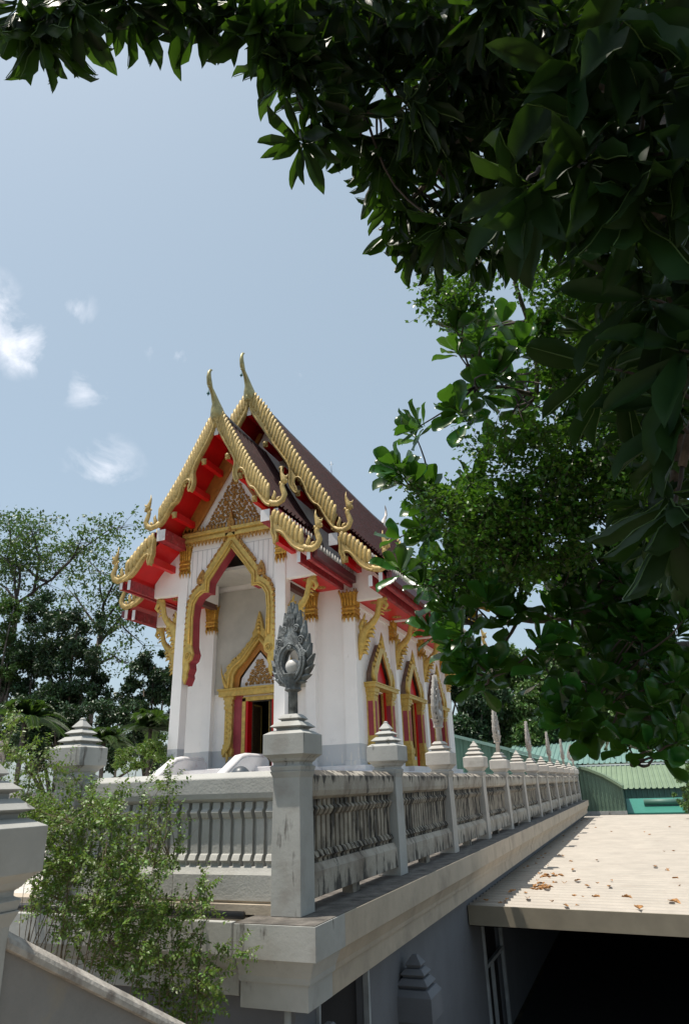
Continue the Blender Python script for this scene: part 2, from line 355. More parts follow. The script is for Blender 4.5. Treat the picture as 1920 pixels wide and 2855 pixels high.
def make_finial(t,cx,cy,z,pale_=None,rot=0):
    mt=pale_ or carved
    F=MB()
    # stem and cup
    F.lathe(cx,cy,[(.052,z+.68),(.05,z+.90),(.055,z+.905)],14)
    F.lathe(cx,cy,[(.055,z+.895),(.09,z+.915),(.082,z+.94),(.085,z+.97),(.10,z+1.04),(.118,z+1.065),(.112,z+1.07),(.05,z+1.06)],10,False)
    # flame leaf body lying in the x-z plane: ring with outer flame teeth
    C=(cx,z+1.19)
    ring_in,ring_out=.115,.20
    # torus like double ring
    def ringtube(r,rad,yo,a0=-200,a1=20,ex=1.12):
        pts=[]
        for i in range(29):
            a=R(a0+(a1-a0)*i/28); pts.append((cx+r*math.cos(a),cy+yo,C[1]+r*ex*math.sin(a)))
        F.tube(pts,rad,6,smooth=True)
    for yo in (-.04,.04):
        ringtube(.135,.016,yo,0,360); ringtube(.165,.02,yo*1.2,-235,55); ringtube(.198,.018,yo,-230,50)
    ringtube(.172,.042,0,-180,180)
    # overlapping flame scales outside the ring, both sides
    def leaf(x,zz,ang,L,W,th=.045,yo=0):
        # pointed flame in xz plane direction ang
        d=(math.cos(ang),math.sin(ang)); nrm=(-d[1],d[0]); P=[]
        outl=[(-.25,0),(-.1,.55),(.2,.62),(.55,.35),(1.0,0.0),(.55,-.28),(.2,-.45),(-.1,-.45)]
        for u,v in outl: P.append((x+d[0]*u*L+nrm[0]*v*W,zz+d[1]*u*L+nrm[1]*v*W))
        cen=(x+d[0]*.2*L,zz+d[1]*.2*L)
        vs=[(p[0],cy+yo-th*.35,p[1]) for p in P]+[(p[0],cy+yo+th*.35,p[1]) for p in P]+[(cen[0],cy+yo-th,cen[1]),(cen[0],cy+yo+th,cen[1])]
        n=len(P); fs=[(i,(i+1)%n,(i+1)%n+n,i+n) for i in range(n)]+[(2*n,(i+1)%n,i) for i in range(n)]+[(2*n+1,i+n,(i+1)%n+n) for i in range(n)]
        F.add(vs,fs)
    for sgn in (-1,1):
        for k,(a,r,L,W) in enumerate([(-62,.20,.10,.05),(-44,.215,.11,.06),(-26,.225,.115,.065),(-8,.235,.12,.07),(10,.225,.13,.07),(28,.205,.15,.075),(48,.19,.15,.08)]):
            aa=R(a) if sgn>0 else pi-R(a)
            ex=1.15; x=cx+r*math.cos(aa); zz=C[1]+r*ex*math.sin(aa)
            up=R(min(a+58,88)) if sgn>0 else pi-R(min(a+58,88))
            leaf(x,zz,up,L,W,.05)
        # big curl shoulders with spiral
        for (ox,oz,r0) in ((.15,.20,.05),(.085,.33,.042),(.19,.06,.035)):
            sp=[(cx+sgn*(ox+math.cos(a)*r0*(1-a/14)),cy-.045,C[1]+oz+math.sin(a)*r0*(1-a/14)) for a in lin(0,11,22)]
            F.tube(sp,.011,5)
            sp=[(p[0],cy+.045,p[2]) for p in sp]; F.tube(sp,.011,5)
            F.sphere((cx+sgn*ox,cy,C[1]+oz),r0*1.15,10,6,(1,.8,1))
        leaf(cx+sgn*.16,C[1]+.25,R(80) if sgn>0 else R(100),.16,.085,.05)
        leaf(cx+sgn*.095,C[1]+.38,R(83) if sgn>0 else R(97),.15,.07,.045)
        leaf(cx+sgn*.205,C[1]+.12,R(76) if sgn>0 else R(104),.15,.075,.045)
        leaf(cx+sgn*.05,C[1]+.47,R(85) if sgn>0 else R(95),.13,.06,.04)
    # centre face plate, boss and spire
    F.prism([(cx-.10,C[1]+.13),(cx+.10,C[1]+.13),(cx+.12,C[1]+.22),(cx+.07,C[1]+.32),(cx+.045,C[1]+.44),(cx,C[1]+.62),(cx-.045,C[1]+.44),(cx-.07,C[1]+.32),(cx-.12,C[1]+.22)],cy-.045,cy+.045,'y')
    F.stack(cx,cy,[(.065,.045,C[1]+.36),(.055,.045,C[1]+.45),(.03,.03,C[1]+.56),(.008,.008,z+1.82)])
    for zz,ww in ((.34,.06),(.42,.05),(.49,.036)):
        for sx in (-1,0,1): leaf(cx+sx*ww*.7,C[1]+zz,R(90-sx*7),.085,.035,.06)
    F.tube([(cx+.03*math.cos(a),cy-.062,C[1]+.155+.03*math.sin(a)) for a in lin(0,2*pi,13)],.007,5); F.sphere((cx,cy-.055,C[1]+.155),.02,10,6)
    F.prism([(cx-.09,C[1]+.14),(cx,C[1]+.30),(cx+.09,C[1]+.14),(cx,C[1]+.19)],cy-.062,cy-.04,'y')
    ca,sa=math.cos(R(rot)),math.sin(R(rot)); F.v=[(cx+(a-cx)*.92,b,c_) for a,b,c_ in F.v]; F.v=[(cx+(a-cx)*ca-(b-cy)*sa,cy+(a-cx)*sa+(b-cy)*ca,c_) for a,b,c_ in F.v]
    f=part(F,'finial',mt,t)
    g=MB(); g.sphere((cx,cy,z+1.145),.078,18,12); part(g,'globe',globe,f)
PX=-3.03; PY0=6.10; SP=2.835
ords=['first','second','third','fourth','fifth','sixth','seventh','eighth','ninth','tenth','eleventh','twelfth','thirteenth']
for k in range(13):
    fin=(k%2==0)
    if k==0: lab='tall grey corner post with carved flame finial and white globe, nearest the viewer'
    elif k==12: lab='farthest post of the side balustrade, small carved finial beside the green shed'
    elif fin: lab='%s post from the corner along the side balustrade, carved flame finial on its stepped cap'%ords[k]
    else: lab='%s post from the corner along the side balustrade, plain stepped pyramid cap'%ords[k]
    if k in (0,1,12):
        post(PX,PY0+.02+SP*k,fin,lab,'posts of the side balustrade',rot=-14 if k==0 else 0,fmat=None if k==0 else carvedlt)
    elif k in (2,3): post(PX,PY0+.02+SP*k,fin,lab,'posts of the side balustrade',rot=90,fmat=carvedlt,matl=mat('bright_concrete',(.47,.44,.40),.8,noise_amt=.08,noise_scale=4,bump=.2,bump_scale=30,grime=(3,.6,(.25,.22,.19))))
    else:
        src=bpy.data.objects['balustrade_post.002' if fin else 'balustrade_post.003']
        r=src.copy(); col.objects.link(r); r.location=(PX,PY0+.02+SP*k,src.location.z); r['label']=lab
        for ch in src.children:
            c=ch.copy(); col.objects.link(c); c.parent=r
            for d in ch.children: e=d.copy(); col.objects.link(e); e.parent=c
# balustrade panels
def panel(t,along,a0,a1,c,face,matl,name='panel',bm=None):
    """along 'x' or 'y'; a0..a1 extent; c = centre line coordinate; face = +1/-1 outward direction on the other axis; outer face balusters"""
    def pr(mb,poly): # poly in (outward offset, z)
        q=[(c+face*o,z) for o,z in poly]
        mb.prism(q,a0,a1,'y' if along=='y' else 'x')
    m=MB()
    pr(m,[(-.12,-.02),(-.12,.07),(-.112,.125),(-.10,.132),(-.035,.172),(.035,.172),(.10,.132),(.112,.125),(.12,.115),(.12,.05),(.12,-.02),(.105,-.07),(.05,-.10),(-.05,-.10)])
    p=part(m,name,matl,t,.005)
    p['label']='section of balustrade between two posts'; del p['label']
    m=MB(); pr(m,[(-.03,-.66),(-.03,-.09),(.01,-.09),(.01,-.66)]); part(m,'back_slab',bm or matl,p)
    m=MB(); pr(m,[(-.12,-.93),(-.12,-.72),(-.10,-.69),(-.08,-.655),(.08,-.655),(.10,-.69),(.12,-.72),(.12,-.93)]); part(m,'base_rail',matl,p,.005)
    m=MB(); n=max(3,int(round((a1-a0-.06)/.118))); st=(a1-a0-.04)/n
    for i in range(n):
        u=a0+.02+st*(i+.5); h=.040
        pf=[(.012,-.655),(.065,-.655),(.062,-.63),(.075,-.615),(.095,-.605),(.07,-.56),(.05,-.55),(.05,-.25),(.07,-.235),(.095,-.19),(.09,-.175),(.062,-.155),(.06,-.10),(.012,-.10)]
        q=[(c+face*o,z) for o,z in pf]
        m.prism(q,u-h,u+h,'y' if along=='y' else 'x')
    part(m,'balusters',bm or matl,p)
    return p
bs=thing('side_balustrade','long stained stone balustrade running back along the ledge beside the pale canopy roof','balustrade',(PX,20,-1.03))
for k in range(12): panel(bs,'y',PY0+.02+SP*k+.15,PY0+.02+SP*(k+1)-.15,PX,1,concstain,bm=concmold)
m=MB()
for k in range(12):
    for q in (.5,): m.box(PX-.06,PX+.06,PY0+SP*(k+q)-.1,PY0+SP*(k+q)+.1,-1.03,-.93)
part(m,'support_blocks',concstain,bs)
bf=thing('front_balustrade','grey front balustrade section left of the corner post, sunlit coping','balustrade',(-4.4,PY0,-1.03))
panel(bf,'x',-5.52,PX-.15,PY0+.08,-1,mat('front_concrete',(.43,.425,.40),.8,noise_amt=.07,noise_scale=3.2,bump=.25,bump_scale=38,stain=(.66,(.14,.12,.10),[(-.55,-1.0,.05)]),grime=(1.7,.6,(.36,.33,.30))))
m=MB(); m.box(-5.52,PX-.15,PY0-.02,PY0+.18,-1.03,-.93); part(m,'plinth',concwarm,bf)
post(-5.67,6.12,False,'grey post with stepped pyramid cap rising above the leafy shrub, left of the temple','posts of the front balustrade')
# far left balustrade of the same terrace
bl=thing('far_balustrade','distant balustrade on the far left side of the terrace, behind the shrubs','balustrade',(-19.5,20,-1.03))
panel(bl,'y',17.4,23.1,-19.5,1,conc); panel(bl,'y',11.6,17.2,-19.5,1,conc)
post(-19.5,23.2,True,'small distant post with pointed finial just left of the temple stairs','posts of the far balustrade',rot=90,fmat=carvedlt)
post(-19.5,17.4,True,'small distant post with pointed finial at the left edge of the photo','posts of the far balustrade',rot=90,fmat=carvedlt)
# stair post and sloping banister in the left foreground
sp=post(-2.755,2.39,False,'large grey stair post with stepped cap cut off by the left edge','stair posts',z=-.61,bottom=-3.6,name='stair_post')
sb=thing('stair_banister','sloping grey banister wall with worn sunlit coping, bottom left corner','banister',(-2.75,3.5,GZ))
def zt(y): return -.545-.50*(y-2.58)
m=MB(); x0,x1=-2.83,-2.64
m.add([(x,y,zt(y)+dz) for x in (x0,x1) for y,dz in ((2.53,-.06),(6.2,-.06),(6.2,-.62),(2.53,-.62))],[(0,1,2,3),(7,6,5,4),(0,4,5,1),(3,2,6,7),(0,3,7,4),(1,5,6,2)])
part(m,'side_wall',mat('banister_concrete',(.25,.243,.235),.8,noise_amt=.06,noise_scale=3,bump=.25,bump_scale=30,grime=(2.5,.6,(.33,.28,.2))),sb)
m=MB()
pf=[(-2.86,-.06),(-2.86,-.02),(-2.84,.0),(-2.80,.002),(-2.795,-.012),(-2.765,-.012),(-2.76,.004),(-2.66,.004),(-2.615,-.03),(-2.605,-.05),(-2.605,-.075),(-2.645,-.075)]
n=len(pf); vs=[(p[0],y,zt(y)+p[1]) for y in (2.53,6.2) for p in pf]
m.add(vs,[tuple(range(n)),tuple(range(2*n-1,n-1,-1))]+[(i,(i+1)%n,(i+1)%n+n,i+n) for i in range(n)])
part(m,'coping',mat('worn_coping',(.50,.46,.41),.85,noise_amt=.2,noise_scale=9,bump=.4,grime=(7,.5,(.16,.13,.11))),sb,.003)
m=MB()
for i in range(14):
    y=2.3+i*.29; z=-1.6-.145*i-.1
    m.box(-5.0,-2.84,y,y+.30,GZ,z)
    m.box(-2.80,-1.2,y,y+.30,GZ,z-.25)
tag(m.build('stairs',concwarm),kind='structure')
m=MB(); m.box(-2.6,1.5,-1.5,2.29,GZ,-1.66); tag(m.build('landing',concwarm),kind='structure')

# stepped posts in the shade below the ledge
for (x,y,z,lab) in ((-2.93,9.0,-2.62,'shaded grey stepped post under the ledge, right of the dark window'),(-2.93,6.42,-2.62,'dim stepped post cap under the ledge corner, left of the dark window')):
    t=thing('lower_post',lab,'post',(x+.1,y,GZ),'stepped posts in the shade below the ledge')
    m=MB(); k=1.15
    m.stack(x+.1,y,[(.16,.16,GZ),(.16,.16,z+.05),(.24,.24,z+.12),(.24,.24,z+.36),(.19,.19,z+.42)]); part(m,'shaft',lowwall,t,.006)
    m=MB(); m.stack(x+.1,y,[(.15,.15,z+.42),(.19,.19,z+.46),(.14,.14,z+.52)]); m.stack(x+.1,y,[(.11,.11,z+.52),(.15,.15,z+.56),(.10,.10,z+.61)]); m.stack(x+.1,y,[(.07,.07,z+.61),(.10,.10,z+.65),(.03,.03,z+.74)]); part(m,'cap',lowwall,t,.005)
# ------------------------------------------------------------------ canopy roof
cn=thing('canopy','flat pale corrugated metal canopy roof beside the terrace, dark space underneath','canopy roof',(0,13,GZ))
m=MB(); x0,x1=-2.98,9.5
y=10.75; vs=[];fs=[]
def skew(x): return -.14*(x+2.7)
period=.30; ys=[]; yy=12.62
prof=[(0,0),(.10,0),(.125,.028),(.17,.028),(.195,0)]
k=0
while yy<43.2:
    for a,h in prof: ys.append((yy+a,h))
    yy+=period
for (yv,h) in ys: vs+=[(x0,yv,-1.90+h),(x1,yv+skew(x1)*.6,-1.90+h)]
fs=[(2*i,2*i+1,2*i+3,2*i+2) for i in range(len(ys)-1)]
m.add(vs,fs); part(m,'roof_sheet',canroof,cn)
m=MB()
m.add([(x0,12.58,-1.885),(x1,12.58+skew(x1)*.6,-1.885),(x1,12.58+skew(x1)*.6,-2.17),(x0,12.58,-2.17),(x0,12.62,-1.885),(x1,12.62+skew(x1)*.6,-1.885),(x1,12.62+skew(x1)*.6,-2.17),(x0,12.62,-2.17)],[(0,1,2,3),(7,6,5,4),(0,4,5,1),(3,2,6,7),(0,3,7,4),(1,5,6,2)])
part(m,'fascia',fasc,cn); m=MB(); m.box(x0,x1,43.3,43.34,-2.2,-1.87)
part(m,'fascia',fasc,cn)
m=MB()
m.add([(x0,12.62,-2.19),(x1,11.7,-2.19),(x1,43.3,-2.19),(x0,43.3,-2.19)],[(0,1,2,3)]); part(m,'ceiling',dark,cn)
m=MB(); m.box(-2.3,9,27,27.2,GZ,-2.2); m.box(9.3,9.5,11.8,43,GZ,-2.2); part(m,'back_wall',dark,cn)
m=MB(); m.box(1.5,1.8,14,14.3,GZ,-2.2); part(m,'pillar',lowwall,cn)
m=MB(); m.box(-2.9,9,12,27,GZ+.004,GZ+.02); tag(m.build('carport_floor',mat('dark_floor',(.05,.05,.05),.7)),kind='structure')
# fallen leaves
def dryleaf(L,rot,x,y,z,seed):
    rr=random.Random(seed); m=MB(); n=6; vs=[];fs=[]
    for i in range(n+1):
        u=i/n; wv=.30*L*math.sin(pi*min(1,u*1.02))**.8; cz=.05*L*math.sin(u*5+seed)+.12*L*abs(u-.5)
        for s_ in (-1,0,1): vs.append(((u-.5)*L,s_*wv,cz+(abs(s_)*wv*rr.uniform(.4,.9))))
    for i in range(n):
        for j in range(2): a=i*3+j; fs.append((a,a+1,a+4,a+3))
    m.add(vs,fs); o=m.build('dry_leaf',deadleaf); o.location=(x,y,z); o.rotation_euler=(rr.uniform(-.12,.12),rr.uniform(-.1,.1),rot); return o
rl=random.Random(3); spots=[]
def onz(px,py,z):
    v=ray(px,py); v=v*(z/v.z); return v.x,v.y
zz=lambda a,b:(1300+a*.3954,2400+b*.3954)
for a,b,s in [(430,270,.16),(600,290,.14),(760,250,.12),(820,255,.10),(910,262,.20),(1130,268,.22),(1470,300,.22),(1440,290,.12),(1500,178,.10),(1005,185,.14),(700,325,.12),(780,320,.09),(690,165,.20),(780,145,.16),(920,160,.12),(1330,45,.13),(750,68,.14),(1470,130,.16),(1020,140,.1),(320,225,.2),(850,180,.12),(1215,340,.25),(415,230,.1)]:
    x,y=onz(*zz(a,b),-1.87); spots.append((x,y,s*1.0))
for i in range(9): x,y=onz(*zz(580+rl.gauss(0,45),110+rl.gauss(0,10)),-1.87); spots.append((x,y,.17))
for i in range(18): x,y=onz(*zz(550+rl.gauss(0,38),190+rl.gauss(0,13)),-1.86); spots.append((x,y,.16))
for i in range(11): x,y=onz(rl.uniform(1560,1910),rl.uniform(2300,2430),-1.87); spots.append((x,y,.13))
for i in range(40): spots.append((rl.uniform(-2.85,-2.15),12.7+27*rl.random()**1.5,rl.uniform(.06,.13)))
for i,(x,y,s) in enumerate(spots):
    o=dryleaf(s*.9,rl.uniform(0,6.28),x,y,-1.868+rl.uniform(0,.012),i)
    tag(o,'dry brown fallen leaf lying on the pale canopy roof','leaf','fallen leaves on the canopy roof')
# ------------------------------------------------------------------ green sheds behind
def ribbed(m,p0,p1,p2,p3,n,h):
    """quad p0-p1 (along) p3-p2 ; n ribs running from edge p0p1 to p3p2"""
    p0,p1,p2,p3=map(Vector,(p0,p1,p2,p3)); nr=(p1-p0).cross(p3-p0).normalized(); vs=[];fs=[]
    for i in range(n):
        for u,k in ((0,0),(.55,0),(.68,1),(.87,1)):
            t=(i+u)/n; vs+= [p0.lerp(p1,t)+nr*h*k,p3.lerp(p2,t)+nr*h*k]
    for i in range(len(vs)//2-1): fs.append((2*i,2*i+1,2*i+3,2*i+2))
    m.add(vs,fs)
s1=thing('green_shed','green ribbed metal shed with pale green roof directly behind the balustrade and temple corner','shed',(-6,43,GZ))
m=MB(); ribbed(m,(-11,42,-2.2),(-3.2,42,-2.2),(-3.2,42,.62),(-11,42,2.95),14,.07); part(m,'wall',shedw,s1)
m=MB(); ribbed(m,(-11.2,41.7,3.15),(-11.2,52,3.15),(-2.9,52,.72),(-2.9,41.7,.72),22,.06); m.box(-11.2,-2.9,41.66,41.7,.5,.52); part(m,'roof',shedr,s1)
m=MB(); m.add([(-11.2,41.65,3.19),(-2.9,41.65,.76),(-2.9,41.65,.58),(-11.2,41.65,3.01),(-11.2,41.72,3.19),(-2.9,41.72,.76),(-2.9,41.72,.58),(-11.2,41.72,3.01)],[(0,1,2,3),(4,7,6,5),(0,4,5,1),(3,2,6,7)]); part(m,'barge_trim',shedr,s1)
s2=thing('curved_green_shed','low green shed with a curved olive roof edge at the end of the canopy','shed',(-2,44,GZ))
m=MB(); cur=[(-4.4,.80),(-3.3,.66),(-2.55,.45),(-1.8,.11),(-1.17,-.30),(-.83,-.55)]
poly=cur+[(-.83,-1.72),(-4.4,-1.72)]; m.prism(poly,43.6,43.8,'y'); 
for i in range(17):
    x=-4.3+i*.21; z=next(c0[1]+(c1[1]-c0[1])*(x-c0[0])/(c1[0]-c0[0]) for c0,c1 in zip(cur,cur[1:]) if c0[0]<=x<=c1[0]+1e-6) if x<-.84 else -.55
    m.box(x,x+.06,43.55,43.6,-1.72,z-.06)
part(m,'gable_wall',shedw2,s2)
m=MB(); up=[(x,z+.16) for x,z in cur]; m.prism(cur+up[::-1],43.4,49,'y'); part(m,'roof',shedr2,s2)
m=MB(); m.box(-4.4,-.8,43.5,43.7,GZ,-1.69); part(m,'base_wall',conc,s2)
s3=thing('long_green_roof','long pale teal ribbed roof stretching behind the smaller sheds','shed',(0,62,GZ))
m=MB(); ribbed(m,(-10,58,1.15),(14,58,1.0),(14,66,3.2),(-10,66,3.2),60,.07); part(m,'roof',shedr,s3)
m=MB(); m.box(-9,14,58.3,58.5,GZ,1.0); part(m,'wall',shedw,s3)
m=MB(); m.tube([(-10,57.9,.95),(14,57.9,.8)],.12,6); part(m,'gutter',mat('gutter_grey',(.2,.24,.25),.5),s3)
s4=thing('olive_roof_shed','pale olive ribbed roof over a dark green wall, right of the curved shed','shed',(1,52,GZ))
m=MB(); ribbed(m,(-3.6,49.8,-.62),(8,49.8,-.72),(8,56,.75),(-3.6,56,.85),34,.07); part(m,'roof',shedr2,s4)
m=MB(); ribbed(m,(-3.4,50,-2.6),(8,50,-2.6),(8,50,-.7),(-3.4,50,-.65),34,.07); part(m,'wall',shedw,s4)
s5=thing('teal_lean_to','small bright teal lean-to roof with a dark round duct, beyond the canopy end','shed',(.4,45,GZ))
m=MB(); m.add([(-.8,44.2,-1.85),(2.3,44.2,-1.85),(2.3,46.8,-1.15),(-.8,46.8,-1.15)],[(0,1,2,3)]); m.box(-.8,2.3,44.1,44.2,-2.3,-1.83); part(m,'roof',teal,s5)
m=MB(); m.tube([(.15,45.4,-1.33),(2.3,45.4,-1.33)],.17,10); part(m,'duct',shedw,s5)
# ------------------------------------------------------------------ the temple
T=thing('temple','white temple hall with red and gold tiered gable roofs and curved finials','temple',(XC,24,-1.05))
def X(d): return XC+d
HY0,HY1,HW=19.0,31.0,3.28      # hall front, back, half width
PY=17.0                        # porch columns front
PW=1.86
FY,GY=15.8,17.8                # barge board planes
def mir(poly,s): return [(XC+s*a,b) for a,b in poly]
# plinth
m=MB(); m.box(X(-4.1),X(4.1),18.4,31.7,-1.04,.20); m.box(X(-3.8),X(3.8),18.7,31.4,.20,.42); m.box(X(-3.5),X(3.5),18.85,31.2,.42,.58)
m.box(X(-2.5),X(2.5),16.2,18.4,-1.04,.20); m.box(X(-2.3),X(2.3),16.5,18.7,.20,.45); m.box(X(-2.15),X(2.15),16.7,18.85,.45,.58)
part(m,'plinth',whitetrim,T,.02)
# hall walls (door opening and three window openings per side)
m=MB(); DW=.60; DH=2.62
m.box(X(-HW),X(-DW),HY0,HY0+.25,.58,6.3); m.box(X(DW),X(HW),HY0,HY0+.25,.58,6.3); m.box(X(-DW),X(DW),HY0,HY0+.25,DH,6.3)
m.box(X(-HW),X(HW),HY1-.25,HY1,.58,6.3)
wc=[20.77,24.3,27.83]; WW=.58; WZ0,WZ1=.95,2.80
for s in (-1,1):
    ed=[HY0+.25]+[v for c in wc for v in (c-WW,c+WW)]+[HY1-.25]
    for i in range(0,len(ed),2): m.box(X(s*HW),X(s*(HW-.25)),ed[i],ed[i+1],.58,6.3)
    for c in wc: m.box(X(s*HW),X(s*(HW-.25)),c-WW,c+WW,.58,WZ0); m.box(X(s*HW),X(s*(HW-.25)),c-WW,c+WW,WZ1,6.3)
# gable fill
m.prism([(X(-3.28),6.3),(X(3.28),6.3),(X(2.6),7.6),(X(0),12.3),(X(-2.6),7.6)],HY0+.02,HY0+.22,'y')
m.prism([(X(-3.28),6.3),(X(3.28),6.3),(X(2.6),7.6),(X(0),12.3),(X(-2.6),7.6)],HY1-.22,HY1-.02,'y')
part(m,'wall',white,T)
m=MB(); m.box(X(-HW+.3),X(HW-.3),HY0+.3,HY1-.3,.585,.6); part(m,'floor',dark,T)
m=MB(); m.box(X(-HW+.25),X(HW-.25),HY0+3.5,HY0+3.6,.6,6.2); m.box(X(-1.2),X(-1.15),HY0+.3,HY0+3.5,.6,3.2);m.box(X(1.2),X(1.15),HY0+.3,HY0+3.5,.6,3.2); m.box(X(-1.2),X(1.2),HY0+.26,HY0+3.5,3.2,3.25); part(m,'dark_hallway',dark,T)
# raised gable trim of the hall front (grey shaded ribs)
m=MB()
for s in (-1,1):
    a,b=(X(s*2.75),7.45),(X(s*.1),12.2); d=Vector((b[0]-a[0],b[1]-a[1])).normalized(); nn=Vector((-d.y,d.x))*(.16)
    if s<0: nn=-nn
    for off,w_ in ((0,.14),(.45,.05)):
        p=[(a[0]+nn.x*off/.16*1,a[1]+nn.y*off/.16*1)]
        q=[Vector(a)+nn.normalized()*(-off),Vector(b)+nn.normalized()*(-off),Vector(b)+nn.normalized()*(-off-w_),Vector(a)+nn.normalized()*(-off-w_)]
        m.prism([(v.x,v.y) for v in q],HY0-.06,HY0+.03,'y')
part(m,'gable_trim',brown,T)
# columns of the porch, pilasters
def capital(t,cx,cy,h,zt,H=.92,wall=False):
    """gold lotus capital between zt-H and zt"""
    m=MB()
    m.stack(cx,cy,[(h*1.02,h*1.02,zt-H*.52),(h*1.0,h*1.0,zt-H*.45),(h*1.12,h*1.12,zt-H*.15),(h*1.28,h*1.28,zt-.05),(h*1.1,h*1.1,zt-.02)])
    for z0 in (zt-H*.58,zt-H*.72): m.stack(cx,cy,[(h*1.04,z0-.045),(h*1.16,z0-.02),(h*1.16,z0+.015),(h*1.04,z0+.04)])
    m.stack(cx,cy,[(h*1.03,zt-H*.92),(h*1.04,zt-H*.80),(h*1.1,zt-H*.77),(h*1.02,zt-H*.5)])
    # petals up and down on the four faces
    for dx,dy in ((0,-1),(1,0),(-1,0),(0,1)):
        tx,ty=-dy,dx
        for i in range(-2,3):
            u=i/2*h*.98
            bx,by=cx+dx*h*1.03+tx*u,cy+dy*h*1.03+ty*u
            m.tube([(bx,by,zt-H*.5),(bx+dx*h*.10,by+dy*h*.10,zt-H*.25),(bx+dx*h*.22+tx*u*.12,by+dy*h*.22+ty*u*.12,zt-.10),(bx+dx*h*.50+tx*u*.3,by+dy*h*.50+ty*u*.3,zt-.02+(.06 if i%2==0 else 0)),(bx+dx*h*.62+tx*u*.3,by+dy*h*.62+ty*u*.3,zt-.05)],[h*.17,h*.2,h*.2,h*.12,h*.03],6,.7)
        for i in range(-1,2):
            u=i*h*.68
            bx,by=cx+dx*h*1.05+tx*u,cy+dy*h*1.05+ty*u
            m.tube([(bx,by,zt-H*.78),(bx+dx*.03,by+dy*.03,zt-H*.9),(bx+dx*.01,by+dy*.01,zt-H*1.08)],[h*.28,h*.25,h*.02],6,.35,upv=(dx,dy,0))
    return part(m,'capital',gold,t)
def column(cx,cy,h,z0,z1,captop,H=.92):
    m=MB(); m.stack(cx,cy,[(h+.03,z0),(h+.03,z0+.12),(h*1.04,z0+.14),(h*.98,z1)]); c=part(m,'column',white,T)
    capital(c,cx,cy,h,captop,H); return c
for s in (-1,1):
    column(X(s*(PW-.13)),PY+.13,.165,.58,7.4,7.40,1.02)
    column(X(s*1.85),HY0-.05,.16,.58,5.9,5.83)          # beside the door
    column(X(s*(HW-.16)),HY0+.10,.20,.58,5.75,5.72)
    for yy in (22.53,26.07,29.6): column(X(s*(HW+.0)),yy,.17,.58,5.6,5.6)
# brackets
def bracket(x0,y,s,ztop,reach=.95,drop=1.95,t=T):
    m=MB(); P=lambda a,b:(x0+s*a,y,ztop-drop+b*drop/1.95)
    m.tube([P(.02,0),P(.05,.25),P(.10,.5),P(.16,.8),P(.30,1.02),P(.50,1.18),P(.64,1.38),P(.70,1.62),P(.76,1.86),P(reach,1.95)],[.03,.10,.15,.165,.14,.115,.10,.095,.12,.08],8,.6,upv=(0,1,0))
    m.tube([P(.76,1.86),P(.92,1.82),P(.98,1.68),P(.90,1.58),P(.82,1.66),P(.86,1.74)],[.09,.085,.07,.055,.04,.02],6,.6,upv=(0,1,0))
    m.tube([P(.16,.8),P(.10,1.1),P(.16,1.28),P(.27,1.25),P(.24,1.14),P(.18,1.16)],[.11,.095,.075,.06,.045,.02],6,.6,upv=(0,1,0))
    m.tube([P(.16,1.22),P(.22,1.42),P(.25,1.52)],[.05,.04,.005],6,.6,upv=(0,1,0))
    m.tube([P(.34,1.04),P(.40,1.2),P(.44,1.34)],[.05,.035,.005],6,.6,upv=(0,1,0))
    for k in range(7):
        b=.25+k*.13; a=.08+.03*k+(.10 if k>3 else 0)
        m.tube([P(a,b),P(a+.13,b+.0),P(a+.22,b-.10)],[.09,.07,.01],5,.6,upv=(0,1,0))
    for k in range(4):
        b=1.45+k*.11; m.tube([P(.72+.02*k,b),P(.82,b-.02),P(.88,b-.08)],[.04,.035,.005],5,.6,upv=(0,1,0))
    return part(m,'bracket',goldarch,t)
for s in (-1,1):
    bracket(X(s*(PW+.0)),PY+.15,s,5.78)
    for yy in (HY0+.15,22.53,26.07,29.6): bracket(X(s*(HW+.05)),yy,s,5.43,.98,1.85)
# ---- porch front: spandrel, arch, beam, pediment
outer=[(0,7.62),(-.10,7.31),(-.55,6.75),(-.93,6.25),(-.95,5.92),(-1.12,5.86),(-1.33,5.70),(-1.44,5.45),(-1.46,5.0),(-1.44,4.2),(-1.46,3.9)]
innr=[(0,7.12),(-.10,6.98),(-.45,6.54),(-.77,6.09),(-.78,5.74),(-.95,5.76),(-1.14,5.64),(-1.27,5.43),(-1.31,5.0),(-1.29,4.42),(-1.28,4.13),(-1.20,3.88),(-1.25,3.70),(-1.36,3.62)]
legs=[(-1.36,3.62),(-1.33,3.45),(-1.39,3.3),(-1.37,3.2),(-1.46,2.98),(-1.54,3.2),(-1.52,3.35),(-1.56,3.6),(-1.56,4.3),(-1.54,5.0)]
half=[(a,b) for a,b in outer]
m=MB()
for s in (-1,1):
    # band outline : inner + leg + outer back
    poly=innr+legs+[(-1.50,5.47),(-1.38,5.76),(-1.15,5.95),(-1.02,5.99),(-1.0,6.28),(-.6,6.82),(-.16,7.38),(0,7.72)]
    m.prism(mir(poly,-s),PY-.06,PY+.02,'y')
    # raised bead along the arch
    bead=[(-.0,7.30),(-.12,7.12),(-.5,6.62),(-.85,6.17),(-.87,5.80),(-1.04,5.81),(-1.22,5.67),(-1.35,5.45),(-1.385,5.0),(-1.37,4.2)]
    m.tube([(XC-s*a,PY-.07,b) for a,b in bead],.045,6)
    m.tube([(XC-s*a,PY-.055,b) for a,b in innr[:11]],.03,6)
    # spiral at the foot of the arch
    m.tube([(XC-s*(-1.38+math.cos(a)*.11*(1-a/13)),PY-.08,3.80+math.sin(a)*.14*(1-a/13)) for a in lin(0,11,24)],.022,5)
ar=part(m,'arch',goldarch,T)
m=MB()
